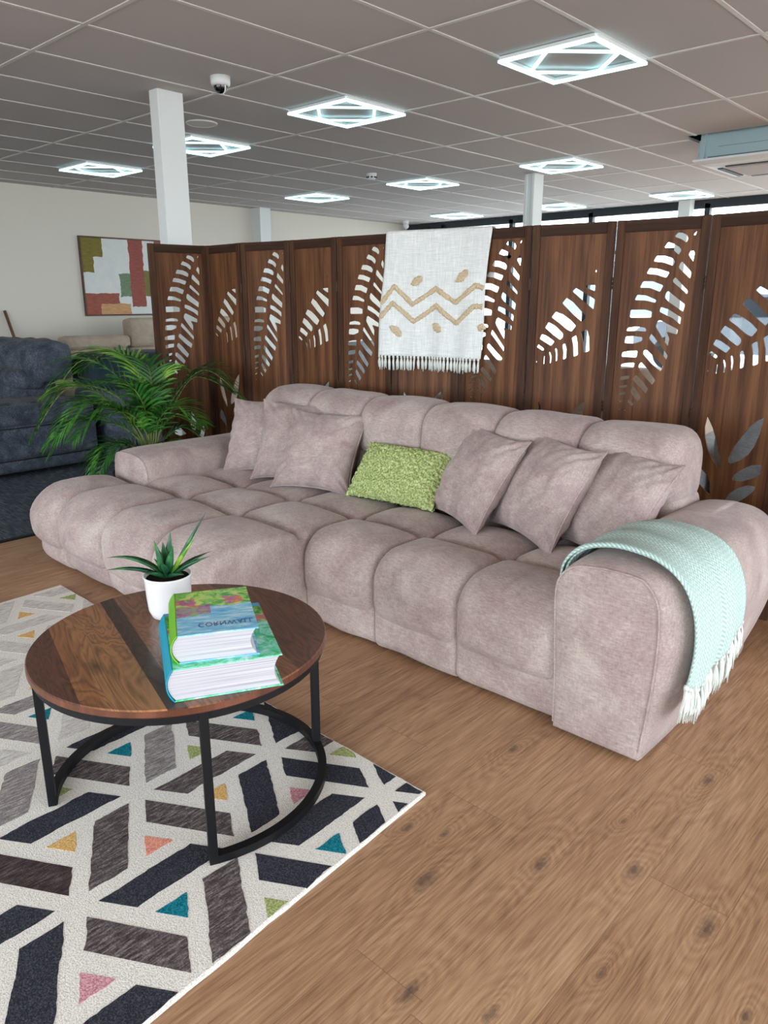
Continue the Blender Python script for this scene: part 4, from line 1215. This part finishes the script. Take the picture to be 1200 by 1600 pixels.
# ------------------------------------------------------------------ areca palm beside the sofa
def palm():
    px, py = -4.27, 2.36
    t = thing('areca_palm', 'bushy green areca palm between the navy sofa and the left armrest', 'potted plant', (px, py, 0))
    G().lathe([(0,.0),(.13,.0),(.165,.30),(.17,.32),(.155,.32),(.15,.28),(0,.28)], n=40).build('pot', M['darkpot'], t, smooth=True)
    G().lathe([(0,.29),(.152,.29)], n=24).build('soil', M['soil'], t)
    mats = []
    for nm, a, b, c in (('palm_green', (30,78,24), (62,128,44), (112,172,66)), ('palm_dark_green', (22,62,26), (44,98,38), (78,136,56)), ('palm_light_green', (70,122,40), (110,164,58), (158,196,92))):
        n = N(nm, .42, .45); f = n.noise(n.coord(), 9, 3); n.col(n.ramp(f, [(.3, srgb(*a)), (.52, srgb(*b)), (.72, srgb(*c))])); 
        n.b.inputs['Transmission Weight'].default_value = 0.0; mats.append(n.mat)
    stemm = plain('palm_stem', (128,140,70), .5)
    R = random.Random(4)
    lat = Vector((.73446, .67865, 0)); dep = Vector((-.67865, .73446, 0)); C0 = Vector((-4.35-px, 2.30-py, 0))
    # every frond: rachis as (sideways, height) stations, depth reached at its tip, leaf tone, leaflet length
    FR = [
([(0.156, 0.449), (0.089, 0.806), (-0.183, 0.996), (-0.436, 0.687)], -0.05, 0, 1),
([(0.14, 0.449), (0.031, 0.766), (-0.241, 0.846), (-0.451, 0.576)], -0.2, 0, 1),
([(0.163, 0.449), (0.14, 0.846), (0.031, 1.02), (-0.241, 1.032)], 0.1, 2, 0.8),
([(0.171, 0.449), (0.163, 0.826), (-0.047, 1.036), (-0.3, 0.905)], 0.2, 0, 0.9),
([(0.132, 0.429), (0.012, 0.687), (-0.202, 0.853), (-0.389, 0.798)], -0.1, 2, 0.9),
([(0.14, 0.429), (0.031, 0.687), (-0.163, 0.746), (-0.35, 0.528)], -0.25, 0, 1.1),
([(0.148, 0.429), (0.07, 0.687), (-0.086, 0.758), (-0.249, 0.588)], -0.35, 0, 1.15),
([(0.156, 0.429), (0.089, 0.647), (-0.027, 0.727), (-0.163, 0.576)], -0.3, 0, 1.05),
([(0.14, 0.429), (0.031, 0.588), (-0.202, 0.647), (-0.389, 0.449)], -0.15, 0, 0.9),
([(0.156, 0.389), (0.051, 0.469), (-0.066, 0.48), (-0.163, 0.298)], -0.15, 0, 0.9),
([(0.156, 0.389), (0.07, 0.488), (-0.027, 0.449), (-0.105, 0.25)], -0.28, 1, 0.8),
([(0.156, 0.389), (0.031, 0.488), (-0.125, 0.449), (-0.21, 0.33)], 0.0, 1, 0.8),
([(0.195, 0.449), (0.323, 0.746), (0.537, 0.933), (0.755, 0.758)], 0.05, 1, 0.95),
([(0.187, 0.449), (0.311, 0.687), (0.459, 0.885), (0.661, 0.806)], 0.12, 1, 0.8),
([(0.195, 0.449), (0.245, 0.627), (0.362, 0.719), (0.545, 0.627)], -0.1, 0, 0.8),
([(0.195, 0.449), (0.257, 0.588), (0.342, 0.647), (0.479, 0.576)], 0.05, 2, 0.6),
([(0.171, 0.449), (0.195, 0.766), (0.171, 0.945), (0.054, 1.02)], 0.15, 1, 0.7),
([(0.187, 0.449), (0.226, 0.766), (0.272, 0.925), (0.401, 0.913)], 0.2, 2, 0.6),
([(0.202, 0.429), (0.284, 0.528), (0.374, 0.576), (0.479, 0.488)], 0.1, 1, 0.6),
([(0.179, 0.449), (0.179, 0.687), (0.128, 0.846), (-0.016, 0.885)], -0.2, 0, 0.8),
([(0.179, 0.449), (0.218, 0.647), (0.226, 0.806), (0.311, 0.861)], -0.1, 1, 0.6),
([(0.171, 0.449), (0.156, 0.607), (0.089, 0.707), (-0.047, 0.687)], -0.3, 1, 0.8),
([(0.187, 0.449), (0.195, 0.607), (0.156, 0.766), (0.031, 0.826)], 0.1, 1, 0.8),
([(0.195, 0.429), (0.265, 0.488), (0.311, 0.488), (0.35, 0.401)], -0.1, 2, 0.5),
    ]
    for k, (st, dd, mi, sc) in enumerate(FR):
        ctl = [(a_, dd*(i_/3.0)**1.2, z_) for i_, (a_, z_) in enumerate(st)]
        root = (.10 + R.uniform(-.05,.05), R.uniform(-.05,.05), .28)
        P = catmull([root] + ctl, 8)
        pts = [C0 + lat*q[0] + dep*q[1] + Vector((0,0,q[2])) for q in P]; n_ = len(pts)-1
        g = G(); g.tube(pts, [.0055*(1-.75*i/n_) for i in range(n_+1)], 6, 1)
        nl = 19
        for q in range(nl):
            s = .40 + .60*q/(nl-1); fi = s*n_; i0 = min(int(fi), n_-1); fr_ = fi-i0; b = pts[i0].lerp(pts[i0+1], fr_); dr = (pts[i0+1]-pts[i0]).normalized()
            side = dr.cross(Vector((0,0,1))); side = side.normalized() if side.length > .1 else dep.copy()
            L = .27*sc*math.sin(PI*(.25+.68*(s-.4)/.6))**.8
            upv = side.cross(dr).normalized(); upv = upv if upv.z > 0 else -upv
            for sg in (-1, 1):
                fw = .55 + .8*(s-.4)
                ld = (side*sg*.9 + dr*fw + upv*.2 + Vector((R.uniform(-.07,.07), R.uniform(-.07,.07), R.uniform(-.07,.07)))).normalized()
                pp = b.copy(); wdt = .0155; rows = []
                for w in range(6):
                    f = w/5; ww = wdt*math.sin(PI*min(1, .25+.75*f))**.7*(1 if w < 5 else .1)
                    sv_ = ld.cross(upv).normalized()
                    rows.append([pp - sv_*ww/2 + upv*.002, pp - upv*.001, pp + sv_*ww/2 + upv*.002])
                    pp = pp + ld*(L/5); ld = (ld + Vector((0,0,-.12 - .10*f))).normalized()
                g.grid(rows, 0)
        g.build('frond', [mats[mi], stemm], t, smooth=True)
palm()

# ------------------------------------------------------------------ background sofas
def simple_block(g, *a, **k):
    V, F = rbox(*a, **k); g.add(V, F)
def navy_sofa():
    t = thing('recliner_sofa', 'navy blue fabric recliner sofa on the dark carpet behind the palm', 'sofa', (0,0,0))
    g = G(); simple_block(g, -6.55, -6.02, 1.3, 2.98, .05, .57, rx=(.06,.07), ry=(.08,.08), rz=(.03,.09), bulge=(.02,0,.012))
    o = g.build('armrest', M['navy'], t, smooth=True, merge=1e-5)
    g = G(); g.box(-6.016,-6.002,1.36,2.9,.385,.393); g.box(-6.02,-6.004,1.36,2.92,.135,.142); g.build('seam', M['black'], o)
    g = G(); simple_block(g, -6.10, -5.99, 1.32, 2.96, .39, .56, rx=(.04,.05), ry=(.05,.05), rz=(.05,.06), bulge=(.012,0,0))
    simple_block(g, -6.10, -5.995, 1.32, 2.96, .14, .39, rx=(.04,.03), ry=(.05,.05), rz=(.03,.03), bulge=(.02,0,0))
    simple_block(g, -6.12, -6.0, 1.32, 2.96, .04, .15, rx=(.04,.04), ry=(.05,.05), rz=(.04,.03))
    g.build('arm_side_panel', M['navy'], t, smooth=True, merge=1e-5)
    g = G(); simple_block(g, -8.2, -6.5, 1.5, 2.6, .05, .42, rx=(.06,.06), ry=(.1,.08), rz=(.03,.09)); g.build('seat', M['navy'], t, smooth=True, merge=1e-5)
    for x0, x1 in ((-8.3,-7.42),(-7.40,-6.42)):
        g = G(); simple_block(g, x0, x1, 2.55, 2.86, .38, .76, rx=(.07,.07), ry=(.10,.1), rz=(.06,.08), bulge=(0,.05,0), amp=.02, seed=3)
        o = g.build('backrest', M['navy'], t, smooth=True, merge=1e-5)
        g = G()
        simple_block(g, x0+.02, x1+(.26 if x1 > -7 else 0), 2.60, 2.90, .70, 1.02 if x1 > -7 else .95, rx=(.06,.06), ry=(.08,.08), rz=(.07,.08), bulge=(0,.04,.01), amp=.03, seed=7)
        simple_block(g, x0+.02, x1+.05, 2.52, 2.75, .62, .80, rx=(.06,.06), ry=(.08,.06), rz=(.06,.05), bulge=(0,.03,0), amp=.02, seed=9)
        g.build('headrest', M['navy'], o, smooth=True, merge=1e-5)
    t2 = thing('recliner_armchair', 'dark teal armchair back half hidden behind the palm fronds', 'armchair')
    g = G(); simple_block(g, -6.6, -5.9, 3.05, 3.95, .0, .62, rx=(.08,.08), ry=(.06,.08), rz=(.04,.08), bulge=(.02,0,.0)); g.build('seat', M['navy'], t2, smooth=True, merge=1e-5)
    g = G(); simple_block(g, -6.5, -5.95, 3.0, 3.9, .60, .90, rx=(.08,.08), ry=(.10,.1), rz=(.06,.10), bulge=(.02,0,.02)); g.build('backrest', M['teal'], t2, smooth=True, merge=1e-5)
navy_sofa()
def beige_sofa():
    t = thing('beige_sofa', 'beige fabric sofa with adjustable headrests against the cream wall', 'sofa')
    g = G(); simple_block(g, -8.9, -8.1, 3.6, 6.6, .0, .45, rx=(.05,.08), ry=(.08,.08), rz=(.03,.08)); g.build('seat', M['beige'], t, smooth=True, merge=1e-5)
    for k, (y0, y1) in enumerate(((3.98, 4.80), (4.81, 5.63), (5.64, 6.46))):
        g = G(); simple_block(g, -8.9, -8.62, y0, y1, .4, .80, rx=(.06,.1), ry=(.05,.05), rz=(.04,.06), bulge=(.03,0,0)); o = g.build('backrest', M['beige'], t, smooth=True, merge=1e-5)
        g = G(); z1 = .94 if k == 0 else 1.13
        z0 = .78
        simple_block(g, -8.86, -8.60, y0, y1, z0, z1, rx=(.06,.08), ry=(.05,.05), rz=(.05,.06), bulge=(.015,0,0)); g.build('headrest', M['beige'], o, smooth=True, merge=1e-5)
beige_sofa()
def display_sofa(label, x, y, rz, w, mat, z=0.86):
    t = thing('display_sofa', label, 'sofa', (x, y, 0), rz)
    g = G(); simple_block(g, -w/2, w/2, -.45, .45, .0, .42, rx=(.05,.05), ry=(.06,.06), rz=(.03,.07)); g.build('seat', mat, t, smooth=True, merge=1e-5)
    for k in range(2):
        g = G(); simple_block(g, -w/2+.2+k*(w-.4)/2, -w/2+.2+(k+1)*(w-.4)/2, -.50, -.22, .38, z, rx=(.06,.06), ry=(.07,.08), rz=(.05,.08), bulge=(0,.03,.01)); g.build('backrest', mat, t, smooth=True, merge=1e-5)
    for s in (-1, 1):
        g = G(); x0, x1 = sorted((s*w/2, s*(w/2-.2))); simple_block(g, x0, x1, -.5, .5, .0, .62, rx=(.05,.05), ry=(.07,.07), rz=(.03,.07)); g.build('armrest', mat, t, smooth=True, merge=1e-5)
display_sofa('grey display sofa seen through the lower cut-out leaves at the right', -.55, 4.35, .1, 2.0, M['greysofa'])
display_sofa('beige display sofa glimpsed through the cut-outs behind the screen centre', -2.9, 5.2, .1, 2.1, M['beige'], .9)
display_sofa('grey display sofa glimpsed through the fourth and fifth screen panels', -5.6, 6.0, PI/2, 2.1, M['greysofa'], .95)

# parked car outside, glimpsed through the cut-outs
def car():
    t = thing('car', 'silver grey car parked outside the far windows', 'car', (-4.9, 16.0, 0))
    body = plain('silver_car_paint', (120,126,134), .25, .6, .5); gl = plain('car_glass', (30,36,42), .1, .6)
    prof = [(-2.1,.35),(-2.12,.7),(-1.9,.88),(-1.1,.98),(-.5,1.42),(.9,1.46),(1.6,1.05),(2.05,.98),(2.15,.6),(2.1,.35)]
    g = G(); A = [(x,-.85,z) for x,z in prof]; B = [(x,.85,z) for x,z in prof]; g.grid([A,B], closed=True); g.add(A,[tuple(range(len(A)))]); g.add(B,[tuple(range(len(B)))[::-1]])
    g.build('car_body', body, t, bevel=.05)
    pr = [(-.98,1.0),(-.46,1.36),(.86,1.40),(1.38,1.06)]
    g = G(); A = [(x,-.86,z) for x,z in pr]; g.add(A,[(0,1,2,3)]); A = [(x,.86,z) for x,z in pr]; g.add(A,[(3,2,1,0)]); g.build('side_window', gl, t)
    for x in (-1.35, 1.35):
        for s in (-1, 1):
            g = G(); g.tube([(x, s*.66, .32), (x, s*.88, .32)], .32, 24); g.build('wheel', M['black'], t)
car()
# shop building opposite
t = thing('shop_building', 'pale building across the road seen through the windows', 'building', (-3, 38, 0))
g = G(); g.box(-24, 24, 0, 4, -.02, 3.2); g.build('facade', plain('pale_render', (214,214,216), .9, .2), t)
g = G()
for k in range(12): g.box(-23+k*4, -20.6+k*4, -.05, 0, .6, 2.4)
g.build('shop_window', plain('shop_glass', (110,124,136), .3, .5), t)
